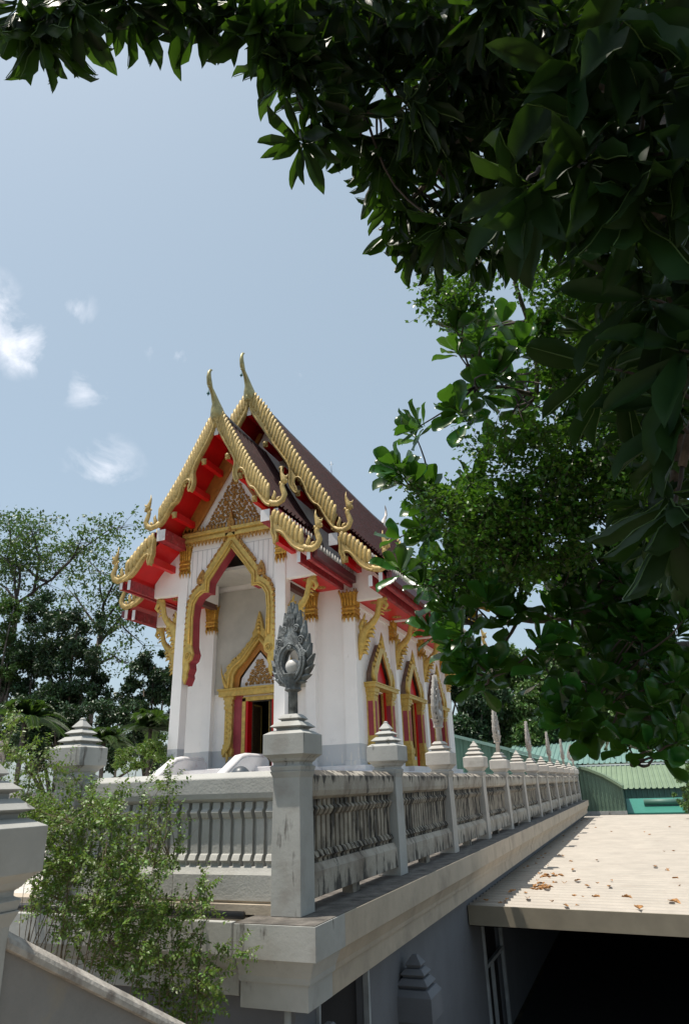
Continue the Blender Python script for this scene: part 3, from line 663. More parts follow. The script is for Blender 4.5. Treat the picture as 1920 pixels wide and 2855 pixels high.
fl=[(-.16,7.38),(-.6,6.82),(-1.0,6.28)]; fl2=[(-1.15,5.95),(-1.38,5.76),(-1.50,5.47),(-1.53,5.0),(-1.53,4.0)]
def flame(m,x,z,ang,L,W,y0,y1):
    d=(math.cos(ang),math.sin(ang)); nn=(-d[1],d[0])
    o=[(0,.5),(.35,.55),(.7,.28),(1.05,-.12),(.75,-.42),(.3,-.55),(0,-.5)]
    m.prism([(x+d[0]*u*L+nn[0]*v*W,z+d[1]*u*L+nn[1]*v*W) for u,v in o],y0,y1,'y')
    m.sphere((x+d[0]*.3*L,y0,z+d[1]*.3*L),W*.32,8,5)
for s in (-1,1):
    for k in range(7):
        p=interp(fl,(k+.5)/7); flame(m,XC-s*p[0],p[1],R(90+s*22),.20 if k<6 else .0001,.13,PY-.05,PY+.03)
    flame(m,XC-s*(-1.08),6.05,R(90+s*4),.44,.24,PY-.07,PY+.03)
    for k in range(12):
        p=interp(fl2,(k+.5)/12); aa=110 if k<4 else 100
        flame(m,XC-s*p[0],p[1],R(90+s*(aa-85)),.17,.10 if k>4 else .13,PY-.05,PY+.03)
# top flame
m.prism([(X(-.16),7.45),(X(-.2),7.65),(X(-.13),7.8),(X(-.12),7.95),(X(-.06),8.05),(X(0),8.35),(X(.06),8.05),(X(.12),7.95),(X(.13),7.8),(X(.2),7.65),(X(.16),7.45),(X(0),7.6)],PY-.16,PY-.06,'y')
for k in range(4): m.sphere((X(0),PY-.16,7.66+k*.13),.07-.012*k,8,5)
part(m,'flame_crest',dkgold,ar)
# red reveal of the arch
m=MB()
for s in (-1,1):
    q=innr+[(-1.33,3.45),(-1.39,3.3),(-1.37,3.2),(-1.46,2.98)]
    vs=[]; 
    for a,b in q: vs+=[(XC-s*a,PY+.021,b),(XC-s*a,PY+.38,b)]
    m.add(vs,[(2*i,2*i+1,2*i+3,2*i+2) for i in range(len(q)-1)])
    ob=[(a-.04,b+.02) for a,b in q]
    m.add([(XC-s*a,PY+.38,b) for a,b in q]+[(XC-s*(a-.2 if a<-.5 else a),PY+.38,b+(.2 if a>-1 else 0)) for a,b in q],[(i,i+1,i+1+len(q),i+len(q)) for i in range(len(q)-1)])
part(m,'reveal',rosepaint,ar)
# white spandrel boards
m=MB()
for s in (-1,1):
    poly=[(0,7.6),(-.13,7.3),(-.55,6.75),(-.93,6.25),(-.96,5.92),(-1.12,5.86),(-1.33,5.70),(-1.44,5.45),(-1.46,5.0),(-1.45,4.0),(-1.48,3.2),(-1.57,3.2),(-1.57,7.6)]
    m.prism(mir(poly,-s),PY+.03,PY+.36,'y')
sp_=part(m,'spandrel',white,T)
m=MB()
for s in (-1,1):
    for d,zb in ((1.46,5.9),(1.28,6.15),(1.10,6.4),(.93,6.6),(.76,6.85)): m.box(X(s*d)-.006,X(s*d)+.006,PY+.022,PY+.031,zb,7.18)
m.box(X(-1.57),X(-.45),PY+.022,PY+.031,7.18,7.19); m.box(X(.45),X(1.57),PY+.022,PY+.031,7.18,7.19)
part(m,'plank_seams',mat('seam',(.48,.46,.46),.7),sp_)
# gold beam over the arch
m=MB()
m.prism([(PY-.16,7.46),(PY-.16,7.56),(PY-.10,7.58),(PY-.10,7.62),(PY-.18,7.66),(PY-.18,7.76),(PY-.10,7.80),(PY+.3,7.80),(PY+.3,7.46)],X(-1.78),X(1.78),'x')
bm_=part(m,'beam',goldarch,T)
m=MB()
for i in range(27):
    x=X(-1.7+i*3.4/26)
    for z,sg in ((7.80,1),(7.46,-1)):
        if abs(x-XC)<.2: continue
        m.prism([(x-.05,z),(x-.045,z+sg*.07),(x,z+sg*.17),(x+.045,z+sg*.07),(x+.05,z)],PY-.12,PY-.09,'y')
part(m,'leaf_row',dkgold,bm_)
# pediment
m=MB(); m.prism([(X(-1.75),7.8),(X(1.75),7.8),(X(0),10.6)],PY+.02,PY+.2,'y')
pd=part(m,'pediment',white,T)
m=MB()
for s in (-1,1):
    m.prism([(X(s*1.85),7.82),(X(s*1.38),7.82),(X(0),10.05),(X(0),10.9)],PY-.12,PY+.02,'y')
    m.prism([(X(s*1.40),7.82),(X(s*1.31),7.82),(X(0),9.92),(X(0),10.06)],PY-.16,PY-.12,'y')
part(m,'rake_border',brown,pd)
m=MB(); rr=random.Random(5)
pts=[]
for j in range(16):
    z=7.98+j*.105
    hw=(9.72-z)*.62
    i=0; x=.0 if j%2 else .06
    while x<hw-.03: pts.append((x,z)); x+=.125
for (x,z) in pts:
    x+=rr.uniform(-.015,.015); r0=rr.uniform(.045,.062); a0=rr.uniform(0,6.28); dr=rr.choice((-1,1))
    for s in ((-1,1) if x>.03 else (1,)):
        m.tube([(XC+s*(x+math.cos(a0+dr*a)*r0*(1-a/9)),PY-.0,z+math.sin(a0+dr*a)*r0*(1-a/9)) for a in lin(0,7,9)],[.024-.0015*i for i in range(9)],4,1.4)
        if rr.random()<.13: m.sphere((XC+s*x,PY-.02,z),.045,8,5)
part(m,'carving',dkgold,pd)
# porch inner walls / back wall paint, side beams
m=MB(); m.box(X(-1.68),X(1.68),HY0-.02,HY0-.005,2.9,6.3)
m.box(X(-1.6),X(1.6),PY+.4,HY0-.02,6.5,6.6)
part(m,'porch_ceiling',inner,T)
m=MB()
for s in (-1,1):
    m.box(X(s*1.58),X(s*1.84),PY+.3,HY0-.2,5.85,6.6)
part(m,'porch_side_wall',white,T)
for s in (-1,1): part(MB().box(X(s*1.62),X(s*1.80),PY+.3,HY0-.2,5.68,5.85),'tie_beam',wood,T)
# ---- roofs
def roof_sheet(pts,y0,y1,s,sag=0,th=.10):
    """pts: (dx,z) eave-ward polyline of top surface, swept y0..y1 with tile ribs"""
    m=MB(); period=.26; n=int((y1-y0)/period); ys=[]
    for i in range(n+1):
        for u,h in ((0,.0),(.3,.0),(.42,.075),(.62,.075),(.74,0)):
            y=y0+(i+u)*period
            if y<=y1: ys.append((y,h))
    np_=len(pts); vs=[];fs=[]
    for y,h in ys:
        sg=sag*math.exp(-(min(y-y0,y1-y))/1.1)
        for k,(a,b) in enumerate(pts): vs.append((X(s*(a+h*.8)),y,b+h*.6+sg*(1-k/(np_-1))))
    for i in range(len(ys)-1):
        for k in range(np_-1): fs.append((i*np_+k,(i+1)*np_+k,(i+1)*np_+k+1,i*np_+k+1))
    m.add(vs,fs)
    return m
def soffit(pts,y0,y1,s,off=.14):
    m=MB(); q=[(a-off*.8,b-off*.9) for a,b in pts]; 
    vs=[(X(s*a),y,b) for y in (y0,y1) for a,b in q]; n=len(q)
    m.add(vs,[(i,i+1,n+i+1,n+i) for i in range(n-1)]); return m
Fup=[(0,11.30),(.6,10.28),(1.2,9.20),(1.75,8.28),(2.12,7.80)]
Flo=[(2.06,7.36),(2.5,6.95),(3.0,6.40),(3.30,6.18)]
Gup=[(0,13.15),(.55,12.42),(1.2,11.25),(1.95,9.98),(2.7,8.75),(3.45,7.62)]
Glo=[(3.36,7.18),(3.9,6.70),(4.45,6.12),(4.80,5.88)]
ROOFEND=32.6
for s in (-1,1):
    for nm,pts,y0,y1,sg in (('F',Fup,FY+.12,HY0+.02,.10),('F',Flo,FY+.12,HY0+.02,0),('G',Gup,GY+.12,ROOFEND-.12,.12),('G',Glo,GY+.12,ROOFEND-.12,0)):
        rf=part(roof_sheet(pts,y0,y1,s,sg),'roof',tile,T)
        part(soffit(pts,y0,y1,s),'soffit',red,rf)
# ridge caps
m=MB()
def rc(z,y0,y1,sg,up=0):
    pts=[]
    for i in range(25):
        y=y0+(y1-y0)*i/24; d=min(y-y0,(y1-y) if not up else 9); pts.append((XC,y,z+sg*math.exp(-d/1.1)))
    m.tube(pts,.10,8)
rc(11.33,FY+.1,HY0,.14,1); rc(13.18,GY+.1,ROOFEND-.1,.16)
part(m,'ridge_cap',ridge,T)
# barge boards ---------------------------------------------------------
def bargeboard(y,s,outerp,top,bottom,nteeth,lean,tag_='barge_board',tl=None):
    m=MB()
    poly=[(a,b) for a,b in bottom]+[(a,b) for a,b in top[::-1]]
    m.prism(mir(poly,s),y-.05,y+.06,'y')
    # raised bead following the lower edge
    m.tube([(X(s*a),y-.06,b) for a,b in [ (p[0]+.045,p[1]+.02) for p in bottom]],.035,5)
    o=part(m,tag_,pale,T,.012)
    m=MB()
    for i in range(nteeth):
        t=(i+.5)/nteeth; p=interp(top,min(1,t+.55/nteeth)); q=interp(outerp,max(0,t-.75/nteeth))
        p=(p[0]-.02,p[1]-.03)
        ln=lean
        tip=(q[0]+ln*.5,q[1]+.03)
        tip=(q[0]+.03,q[1]+.06); b0=(p[0]-.03,p[1]-.0); m.tube([(X(s*b0[0]),y-.01,b0[1]),(X(s*(b0[0]*.75+tip[0]*.25)),y-.03,b0[1]*.75+tip[1]*.25),(X(s*(b0[0]*.2+tip[0]*.8)),y-.03,b0[1]*.2+tip[1]*.8),(X(s*tip[0]),y+.0,tip[1])],[.05,.082,.08,.045],6,.62,smooth=True,upv=(0,1,0))
    q=[(a,b) for a,b in top]+[(a-.05,b-.06) for a,b in outerp[::-1]]
    m.prism(mir(q,s),y+.035,y+.06,'y')
    part(m,'teeth',pale,o)
    return o
def naga(y,s,dx,dz,t,sc_=1):
    """hook and upturned naga head at the lower end; local origin = start of the base"""
    P=lambda a,b:(X(s*(dx+a*sc_)),y,dz+b*sc_)
    m=MB()
    m.tube([P(-.12,.10),P(.05,-.02),P(.25,-.06),P(.42,.02),P(.50,.20),P(.44,.38),P(.40,.52),P(.46,.66)],[.09,.10,.10,.10,.095,.085,.075,.085],8,.62,upv=(0,1,0))
    m.tube([P(.46,.60),P(.47,.74),P(.40,.92),P(.37,1.05),P(.385,1.22)],[.10,.10,.06,.035,.006],8,.6,upv=(0,1,0))
    m.tube([P(.46,.70),P(.57,.68),P(.60,.60)],[.06,.05,.01],6,.6,upv=(0,1,0))   # snout
    m.tube([P(.50,.82),P(.58,.82),P(.62,.90)],[.05,.035,.005],6,.6,upv=(0,1,0))
    m.tube([P(.40,.58),P(.32,.66),P(.28,.60)],[.05,.04,.005],6,.6,upv=(0,1,0))
    m.tube([P(.10,.02),P(.10,.18),P(.15,.32),P(.12,.42)],[.07,.07,.05,.005],6,.6,upv=(0,1,0))  # inner curl
    m.tube([P(.22,.0),P(.27,.13),P(.34,.17)],[.05,.05,.01],6,.6,upv=(0,1,0))
    return part(m,'naga_head',pale,t)
Fo=[(.02,11.50),(.25,11.18),(.62,10.50),(.97,9.86),(1.31,9.24),(1.64,8.74),(1.98,8.22)]
Ft=[(0.0,11.15),(.04,10.88),(.37,10.30),(.68,9.72),(.97,9.17),(1.31,8.62),(1.65,8.18),(1.95,7.84)]
Fb=smooth([(0,10.98),(.08,10.66),(.30,10.22),(.50,9.88),(.66,9.58),(.73,9.37),(.67,9.07),(.70,8.84),(.81,8.66),(.86,8.78),(.79,8.95),(.83,9.09),(.96,9.12),(1.10,8.94),(1.17,8.65),(1.27,8.42),(1.40,8.37),(1.49,8.25),(1.62,8.02),(1.80,7.76),(1.95,7.68)],1)
Lo_o=[(2.12,7.48),(2.36,7.34),(2.62,7.10),(2.86,6.84),(3.10,6.58)]
Lo_t=[(2.06,7.36),(2.18,7.10),(2.42,6.92),(2.66,6.60),(2.86,6.40),(3.05,6.30)]
Lo_b=smooth([(2.0,7.33),(2.04,7.05),(2.01,6.85),(2.10,6.64),(2.12,6.42),(2.20,6.62),(2.14,6.78),(2.22,6.84),(2.39,6.73),(2.54,6.49),(2.71,6.27),(2.94,6.13),(3.05,6.10)],1)
Go=[(.02,13.42),(.30,13.05),(.64,12.58),(1.01,11.92),(1.37,11.28),(1.72,10.62),(2.06,10.04),(2.39,9.50),(2.71,9.0),(3.02,8.48),(3.32,8.0)]
Gt=[(0,13.08),(.08,12.76),(.39,12.26),(.74,11.60),(1.12,10.90),(1.46,10.30),(1.79,9.72),(2.12,9.18),(2.44,8.68),(2.76,8.18),(3.16,7.62)]
Gb=smooth([(0,12.86),(.05,12.48),(.43,11.86),(.62,11.55),(.99,10.89),(1.27,10.47),(1.55,10.03),(1.62,9.75),(1.57,9.38),(1.67,9.06),(1.86,8.86),(1.86,9.04),(1.75,9.26),(1.79,9.47),(1.97,9.45),(2.13,9.13),(2.25,8.75),(2.44,8.43),(2.63,8.33),(2.79,8.01),(3.0,7.60),(3.2,7.38)],1)
dG=(1.29,-.20)
sh=lambda L:[(a+dG[0],b+dG[1]) for a,b in L]
for s in (-1,1):
    for (yy,ff) in ((FY,0),(GY,1),(ROOFEND,2)):
        if ff==0:
            b=bargeboard(yy,s,Fo,Ft,Fb,25,.16); naga(yy,s,2.0,7.78,b,.92)
            b=bargeboard(yy,s,Lo_o,Lo_t,Lo_b,8,.10); naga(yy,s,3.10,6.20,b,.90)
        else:
            b=bargeboard(yy,s,Go,Gt,Gb,33,.16); naga(yy,s,3.22,7.42,b,1.0)
            b=bargeboard(yy,s,sh(Lo_o),sh(Lo_t),sh(Lo_b),8,.10); naga(yy,s,4.38,5.98,b,.95)
# chofa (horn finials at the gable peaks)
def chofa(y,z,f=1,k=1.0,mt=None):
    m=MB(); P=lambda a,b:(XC,y+f*a*k,z+b*k)
    m.tube([P(.22,-.10),P(.12,0),P(.03,.18),P(-.03,.36),P(-.10,.54),P(-.28,.78),P(-.43,.92),P(-.52,1.04),P(-.58,1.26),P(-.57,1.44),P(-.50,1.57),P(-.40,1.64)],[.12,.24,.28,.23,.155,.10,.08,.105,.09,.065,.045,.014],10,.8,upv=(1,0,0))
    m.tube([P(-.44,.98),P(-.56,.93),P(-.60,.86)],[.06,.045,.01],6)
    m.tube([P(.0,.02),P(-.14,.02),P(-.20,.12)],[.12,.09,.02],6)
    return part(m,'chofa',mt or mat('chofa_gold',(.42,.36,.17),.4,.5,.2,5,bump=.1,bump_scale=10),T)
chofa(FY,11.12); chofa(GY,12.95,1,1.08)
chofa(ROOFEND,13.1,-1,.98,mat('chofa_silver',(.62,.55,.50),.4,.3,.15,5))
for (y,z) in ((FY-.56,11.12+.86-.15),(GY-.61,12.95+.93-.15)):
    b=MB(); b.lathe(XC,y,[(.004,z+.12),(.012,z+.04),(.03,z),(.05,z-.06),(.052,z-.08),(.01,z-.085)],10); b.tube([(XC,y,z-.08),(XC,y,z-.15)],.012,5)
    o=b.build('bell',cornm); tag(o,'tiny teal bell hanging from the %s horn finial'%('lower front' if z<12.5 else 'higher rear'),'bell','wind bells on the gable horns')
# purlins and end blocks under the gable overhangs
def purlin(dx,z,w_,h,y0,y1,s,white_end=True,mt=red,gold_end=False):
    m=MB(); m.box(X(s*(dx-w_/2)),X(s*(dx+w_/2)),y0,y1,z-h/2,z+h/2); p=part(m,'purlin',mt,T)
    m=MB(); m.box(X(s*(dx-w_/2)),X(s*(dx+w_/2)),y0-.015,y0-.001,z-h/2,z+h/2); part(m,'end_face',whitetrim if white_end else pale,p)
    if gold_end:
        m=MB(); m.sphere((X(s*dx),y0-.03,z+.02),w_*.55,8,5); m.sphere((X(s*(dx-.03)),y0-.04,z-.06),w_*.32,8,5); part(m,'rosette',pale,p)
for s in (-1,1):
    for dx,z in ((.50,9.70),(.97,8.92),(1.49,8.05)): purlin(dx-.06,z,.16,.20,FY+.07,PY+.02,s,False,gold_end=True)
    purlin(1.83,7.42,.30,.36,FY+.0,HY0,s,True,reddk); purlin(2.17,7.42,.13,.34,FY+.03,HY0,s,True,reddk)
    purlin(2.16,6.66,.16,.22,FY+.07,HY0,s,False,gold_end=True)
    for dx,z in ((.72,11.05),(1.35,9.95),(1.95,8.95),(2.68,7.85)): purlin(dx-.06,z,.17,.22,GY+.07,HY0+.05,s,False,gold_end=True)
    purlin(3.13,7.12,.30,.40,GY,HY1,s,True,reddk); purlin(3.47,7.15,.13,.34,GY+.03,ROOFEND-.1,s,True,reddk)
    purlin(3.50,6.42,.16,.22,GY+.07,HY0+.3,s,False,gold_end=True)
    # eave fascias
    purlin(2.90,5.97,.10,.30,FY+.02,HY0+.05,s,True,reddk); purlin(3.20,6.0,.10,.28,FY+.02,HY0+.05,s,True,reddk)
    purlin(4.28,5.62,.12,.34,GY+.02,ROOFEND,s,True,reddk); purlin(4.60,5.68,.12,.30,GY+.02,ROOFEND,s,True,reddk)
m=MB(); m.box(X(-.08),X(.08),FY+.02,PY,10.55,10.85); pr=part(m,'purlin',red,T); m=MB(); m.box(X(-.08),X(.08),FY,FY+.018,10.55,10.85); part(m,'end_face',whitetrim,pr)
m=MB(); m.box(X(-.08),X(.08),GY+.02,HY0,12.35,12.68); pr=part(m,'purlin',red,T); m=MB(); m.box(X(-.08),X(.08),GY,GY+.018,12.35,12.68); part(m,'end_face',whitetrim,pr)
# horizontal eave ceilings with gold rosettes, white gussets
for s in (-1,1):
    for (a0,a1,z,y0,y1,rows) in ((1.88,2.84,5.86,PY+.1,HY0,2),(HW+.03,4.20,5.46,HY0+.1,ROOFEND-.2,12)):
        m=MB(); m.box(X(s*a0),X(s*a1),y0,y1,z,z+.04); c=part(m,'eave_ceiling',red,T)
        m=MB(); n=rows
        for i in range(n):
            yy=y0+(i+.5)*(y1-y0)/n; cx=X(s*(a0+a1)/2)
            for k in range(10):
                a=2*pi*k/10; m.sphere((cx+.13*math.cos(a),yy+.13*math.sin(a),z-.005),.045,6,4,(1,1,.5))
            m.sphere((cx,yy,z-.01),.08,8,5,(1,1,.5))
        part(m,'rosettes',dkgold,c)
        m=MB(); m.box(X(s*a0),X(s*a1),y0,y1,z-.0,z-.001) if False else None
        for i in range(0,n,3 if n>3 else 9):
            yy=HY0+.15 if n>3 else y0
            m.box(X(s*a0),X(s*a1),y0+i*(y1-y0)/n-.09,y0+i*(y1-y0)/n+.09,z-.045,z-.002)
        part(m,'eave_rib',white,c)
    m=MB(); m.prism(mir([(1.87,7.25),(2.04,7.18),(2.5,6.72),(2.85,6.28),(2.85,5.84),(1.87,5.84)],s),PY+.0,PY+.09,'y'); part(m,'gusset',white,T); m=MB()
    m.prism(mir([(3.29,6.95),(3.40,6.9),(3.8,6.5),(4.22,6.02),(4.22,5.44),(3.29,5.44)],s),HY0+.0,HY0+.09,'y')
    part(m,'gusset',white,T)
    m=MB(); m.box(X(s*(HW-.02)),X(s*(HW+.06)),HY0+.3,HY1,5.28,5.44); m.box(X(s*(HW-.02)),X(s*(HW+.03)),HY0+.3,HY1,6.2,6.9); m.box(X(s*1.84),X(s*1.9),PY+.3,HY0,6.3,7.2); part(m,'cornice',white,T)
    # dark clerestory strip between the tiers, pale antefix studs along the eaves
    for (dx,z,y0,y1) in ((2.32,7.28,FY+.35,HY0-.1),(3.36,6.18,FY+.35,HY0-.1),(3.64,7.02,GY+.35,ROOFEND-.3),(4.86,5.86,GY+.35,ROOFEND-.3)):
        m=MB(); y=y0
        while y<y1:
            m.tube([(X(s*dx),y,z),(X(s*(dx+.015)),y,z+.10),(X(s*dx),y,z+.23)],[.035,.042,.012],6); y+=.20
        st0=part(m,'eave_studs',mat('stud_grey',(.42,.40,.36),.6,noise_amt=.3,noise_scale=8),T)
        m=MB(); m.box(X(s*(dx-.12)),X(s*(dx+.05)),y0-.2,y1,z-.22,z-.0); part(m,'stud_board',board,st0)
m=MB(); m.tube([(XC,25.3,13.1),(XC,25.3,13.95)],.012,5); m.tube([(XC-.1,25.3,13.8),(XC+.1,25.3,13.8)],.008,4); part(m,'lightning_rod',metal,T)
# ---- door
dr=part(MB().box(X(-DW-.02),X(-DW+.10),HY0-.06,HY0+.2,.6,DH+.10).box(X(DW-.10),X(DW+.02),HY0-.06,HY0+.2,.6,DH+.10).box(X(-DW-.02),X(DW+.02),HY0-.06,HY0+.2,DH,DH+.13),'door',goldarch,T)
m=MB(); m.box(X(-DW+.10),X(-DW+.17),HY0-.03,HY0+.25,.6,DH); m.box(X(DW-.17),X(DW-.10),HY0-.03,HY0+.25,.6,DH); part(m,'red_jamb',red,dr)
m=MB(); m.box(X(-.43),X(-.39),HY0+.25,HY0+.85,.62,DH-.05); m.box(X(.30),X(.38),HY0+.05,HY0+.75,.62,DH-.05); part(m,'door_leaf',doorm,dr)
m=MB(); 
for zz_ in (.66,DH-.12): m.box(X(-.385),X(-.375),HY0+.3,HY0+.8,zz_,zz_+.04)
m.box(X(-.385),X(-.375),HY0+.76,HY0+.80,.66,DH-.08); m.box(X(.29),X(.30),HY0+.04,HY0+.12,.62,DH-.05); part(m,'gilt_edge',goldarch,dr)
m=MB()   # red recess between frame and pilasters
for s in (-1,1): m.box(X(s*(DW+.02)),X(s*.93),HY0-.03,HY0,.6,2.80); 
m.prism([(X(-.93),3.05),(X(.93),3.05),(X(.93),3.5),(X(.55),3.95),(X(0),4.55),(X(-.55),3.95),(X(-.93),3.5)],HY0-.02,HY0-.005,'y')
sr=part(m,'door_surround',rosepaint,T)
m=MB()
for s in (-1,1):
    # carved pilaster
    cx=X(s*1.08); y0=HY0-.12
    m.box(cx-.13,cx+.13,y0,HY0-.0,1.35,2.40); 
    for z0,z1,hw in ((2.40,2.50,.15),(2.50,2.56,.12),(2.56,2.62,.16),(2.62,2.70,.14),(2.70,2.80,.19),(1.22,1.35,.15),(1.05,1.22,.19),(.98,1.05,.16)): m.box(cx-hw,cx+hw,y0-.03,HY0,z0,z1)
    for k in range(12): m.sphere((cx+(-.06 if k%2 else .06),y0,1.45+k*.08),.05,6,4,(1,.5,1))
    m.tube([(cx-.1,y0-.05,1.0),(cx-.12*s,y0-.07,1.3),(cx-.16*s,y0-.05,1.7),(cx-.14*s,y0-.04,1.95)],[.08,.07,.05,.005],6,.6)
    m.tube([(cx-s*.0,y0-.05,1.08),(cx+.05,y0-.06,.92),(cx,y0-.05,.80)],[.1,.09,.02],6,.5)
m.box(X(-1.42),X(1.42),HY0-.20,HY0,2.80,2.98); m.box(X(-1.46),X(1.46),HY0-.24,HY0,2.98,3.04)
part(m,'pilaster_frame',goldarch,sr)
m=MB()
di=[(-.93,3.04),(-.90,3.45),(-.80,3.62),(-.52,3.85),(0,4.50)]; do=[(-1.25,3.04),(-1.22,3.50),(-1.1,3.78),(-.74,4.02),(0,4.82)]
for s in (-1,1):
    m.prism(mir(di+do[::-1],-s),HY0-.18,HY0-.06,'y'); m.tube([(XC-s*a*1.0,HY0-.19,b) for a,b in [((p[0]+q[0])/2,(p[1]+q[1])/2) for p,q in zip(di,do)]],.05,6)
    for k in range(9):
        p=interp(do,(k+.8)/9.5); flame(m,XC-s*p[0],p[1]-.03,R(90+s*25),.22,.14,HY0-.16,HY0-.08)
    m.tube([(XC+s*1.15,HY0-.15,3.05),(XC+s*1.28,HY0-.15,3.3),(XC+s*1.38,HY0-.13,3.55),(XC+s*1.42,HY0-.12,3.85)],[.12,.09,.04,.004],6,.6)
m.prism([(X(-.2),4.55),(X(-.24),4.75),(X(-.14),4.9),(X(-.12),5.05),(X(0),5.45),(X(.12),5.05),(X(.14),4.9),(X(.24),4.75),(X(.2),4.55),(X(0),4.7)],HY0-.2,HY0-.08,'y')
for k in range(4): m.sphere((X(0),HY0-.2,4.78+k*.13),.085-.014*k,8,5)
part(m,'door_pediment',goldarch,sr)
m=MB()
m.prism([(X(-.70),3.06),(X(.70),3.06),(X(.66),3.35),(X(.35),3.72),(X(0),4.12),(X(-.35),3.72),(X(-.66),3.35)],HY0-.05,HY0-.03,'y'); part(m,'tympanum',whitetrim,sr)
m=MB()
for s in (-1,1):
    m.prism(mir([(-.92,3.05),(-.76,3.05),(-.72,3.38),(-.40,3.76),(0,4.2),(0,4.46),(-.50,3.87),(-.80,3.60),(-.90,3.42)],-s),HY0-.08,HY0-.03,'y')
part(m,'tympanum_border',brown,sr)
m=MB()
for j in range(8):
    z=3.16+j*.10; hw=(4.02-z)*.68; x=.05 if j%2 else .0
    while x<hw-.02:
        a0=rr.uniform(0,6); dr_=rr.choice((-1,1)); r0=.055
        for s in ((-1,1) if x>.02 else (1,)):
            m.tube([(XC+s*(x+math.cos(a0+dr_*a)*r0*(1-a/9)),HY0-.07,z+math.sin(a0+dr_*a)*r0*(1-a/9)) for a in lin(0,7,8)],[.024-.0015*i for i in range(8)],4,1.3)
        x+=.115
part(m,'tympanum_carving',dkgold,sr)
# ---- side windows
def window(yc,s):
    xw=X(s*HW); P=lambda o:xw+s*o*(.74 if o>0 else 1)
    def wpart(m,n,mt,p):
        m.v=[(a,b,c_ if c_<2.4 else 2.4+(c_-2.4)*.82) for a,b,c_ in m.v]; return part(m,n,mt,p)
    m=MB()
    for e in (-1,1):
        y=yc+e*.86
        m.box(P(0),P(.34),y-.15,y+.15,1.30,2.52)
        for z0,z1,hw,o in ((2.52,2.58,.17,.36),(2.58,2.66,.14,.33),(2.66,2.76,.18,.38),(2.76,2.94,.22,.42),(1.18,1.30,.17,.36),(1.0,1.18,.21,.40),(.80,1.0,.18,.38),(.60,.80,.24,.44)): m.box(P(0),P(o),y-hw,y+hw,z0,z1)
    m.box(P(0),P(.50),yc-1.16,yc+1.16,2.94,3.12); m.box(P(0),P(.54),yc-1.20,yc+1.20,3.06,3.10)
    w=wpart(m,'window',goldarch,T)
    m=MB()
    for e in (-1,1):
        y=yc+e*.86; m.box(P(.341),P(.350),y-.09,y+.09,1.42,2.44); m.box(P(.06),P(.28),y-.155*1,y-.151,1.42,2.44)
    m.box(P(-.22),P(-.16),yc-WW,yc+WW,.62,2.94)
    m.box(P(-.15),P(-.10),yc-.62,yc-.08,.95,2.9) ; m.box(P(-.15),P(-.10),yc+.08,yc+.62,.95,2.9)
    wpart(m,'red_panel',rosepaint,w)
    m=MB()  # inner red frame + gold strip
    m.box(P(-.1),P(.10),yc-.66,yc-.58,.62,2.94); m.box(P(-.1),P(.10),yc+.58,yc+.66,.62,2.94)
    wpart(m,'inner_frame',red,w)
    m=MB(); m.box(P(-.05),P(.02),yc-.56,yc-.50,.62,2.9); m.box(P(-.05),P(.02),yc+.50,yc+.56,.62,2.9); m.box(P(-.05),P(.02),yc-.03,yc+.03,.62,2.9); wpart(m,'gilt_strip',goldarch,w)
    m=MB(); # sill step
    m.box(P(.0),P(.55),yc-1.25,yc+1.25,.42,.60); wpart(m,'sill',whitetrim,w)
    # hood: steep little gable projecting from the wall
    m=MB(); o=.40
    hood=[(-.98,3.12),(-.92,3.5),(-.55,4.05),(0,4.75),(.55,4.05),(.92,3.5),(.98,3.12)]
    vs=[];n=len(hood)
    for off in (0,.30): vs+=[(P(off),yc+a,b) for a,b in hood]
    m.add(vs,[(i,i+1,n+i+1,n+i) for i in range(n-1)]); 
    wpart(m,'hood_roof',mat('hood_brown',(.20,.12,.085),.6,noise_amt=.2,noise_scale=4),w)
    m=MB(); hi=[(-.66,3.12),(-.62,3.42),(-.36,3.85),(0,4.40)]
    for e in (-1,1):
        poly=[(yc+e*a,b) for a,b in hi]+[(yc+e*a,b) for a,b in [(0,4.86),(-.55,4.12),(-.92,3.56),(-.98,3.12)]]
        m.prism(poly,P(.28),P(.36),'x')
        for k in range(8):
            u=(k+.5)/8; a=-.95+.95*u; b=3.55+1.2*u**1.1 if u>.08 else 3.5
            q=interp([(-.98,3.2),(-.92,3.56),(-.55,4.12),(0,4.86)],u)
            m.tube([(P(.32),yc+e*q[0],q[1]),(P(.32),yc+e*(q[0]-.07),q[1]+.16)],[.06,.01],5)
        m.tube([(P(.32),yc+e*.88,3.12),(P(.33),yc+e*.98,3.35),(P(.33),yc+e*1.0,3.6),(P(.33),yc+e*.97,3.9)],[.13,.10,.05,.004],6,.6)
    m.tube([(P(.33),yc,4.6),(P(.34),yc,5.0),(P(.34),yc,5.25)],[.11,.06,.004],6)
    wpart(m,'hood_gable',goldarch,w)
    m=MB(); m.prism([(yc-.66,3.12),(yc+.66,3.12),(yc+.6,3.45),(yc,4.45),(yc-.6,3.45)],P(.10),P(.14),'x'); wpart(m,'hood_panel',red,w)
for s in (-1,1):
    for yc in wc: window(yc+.0,s)
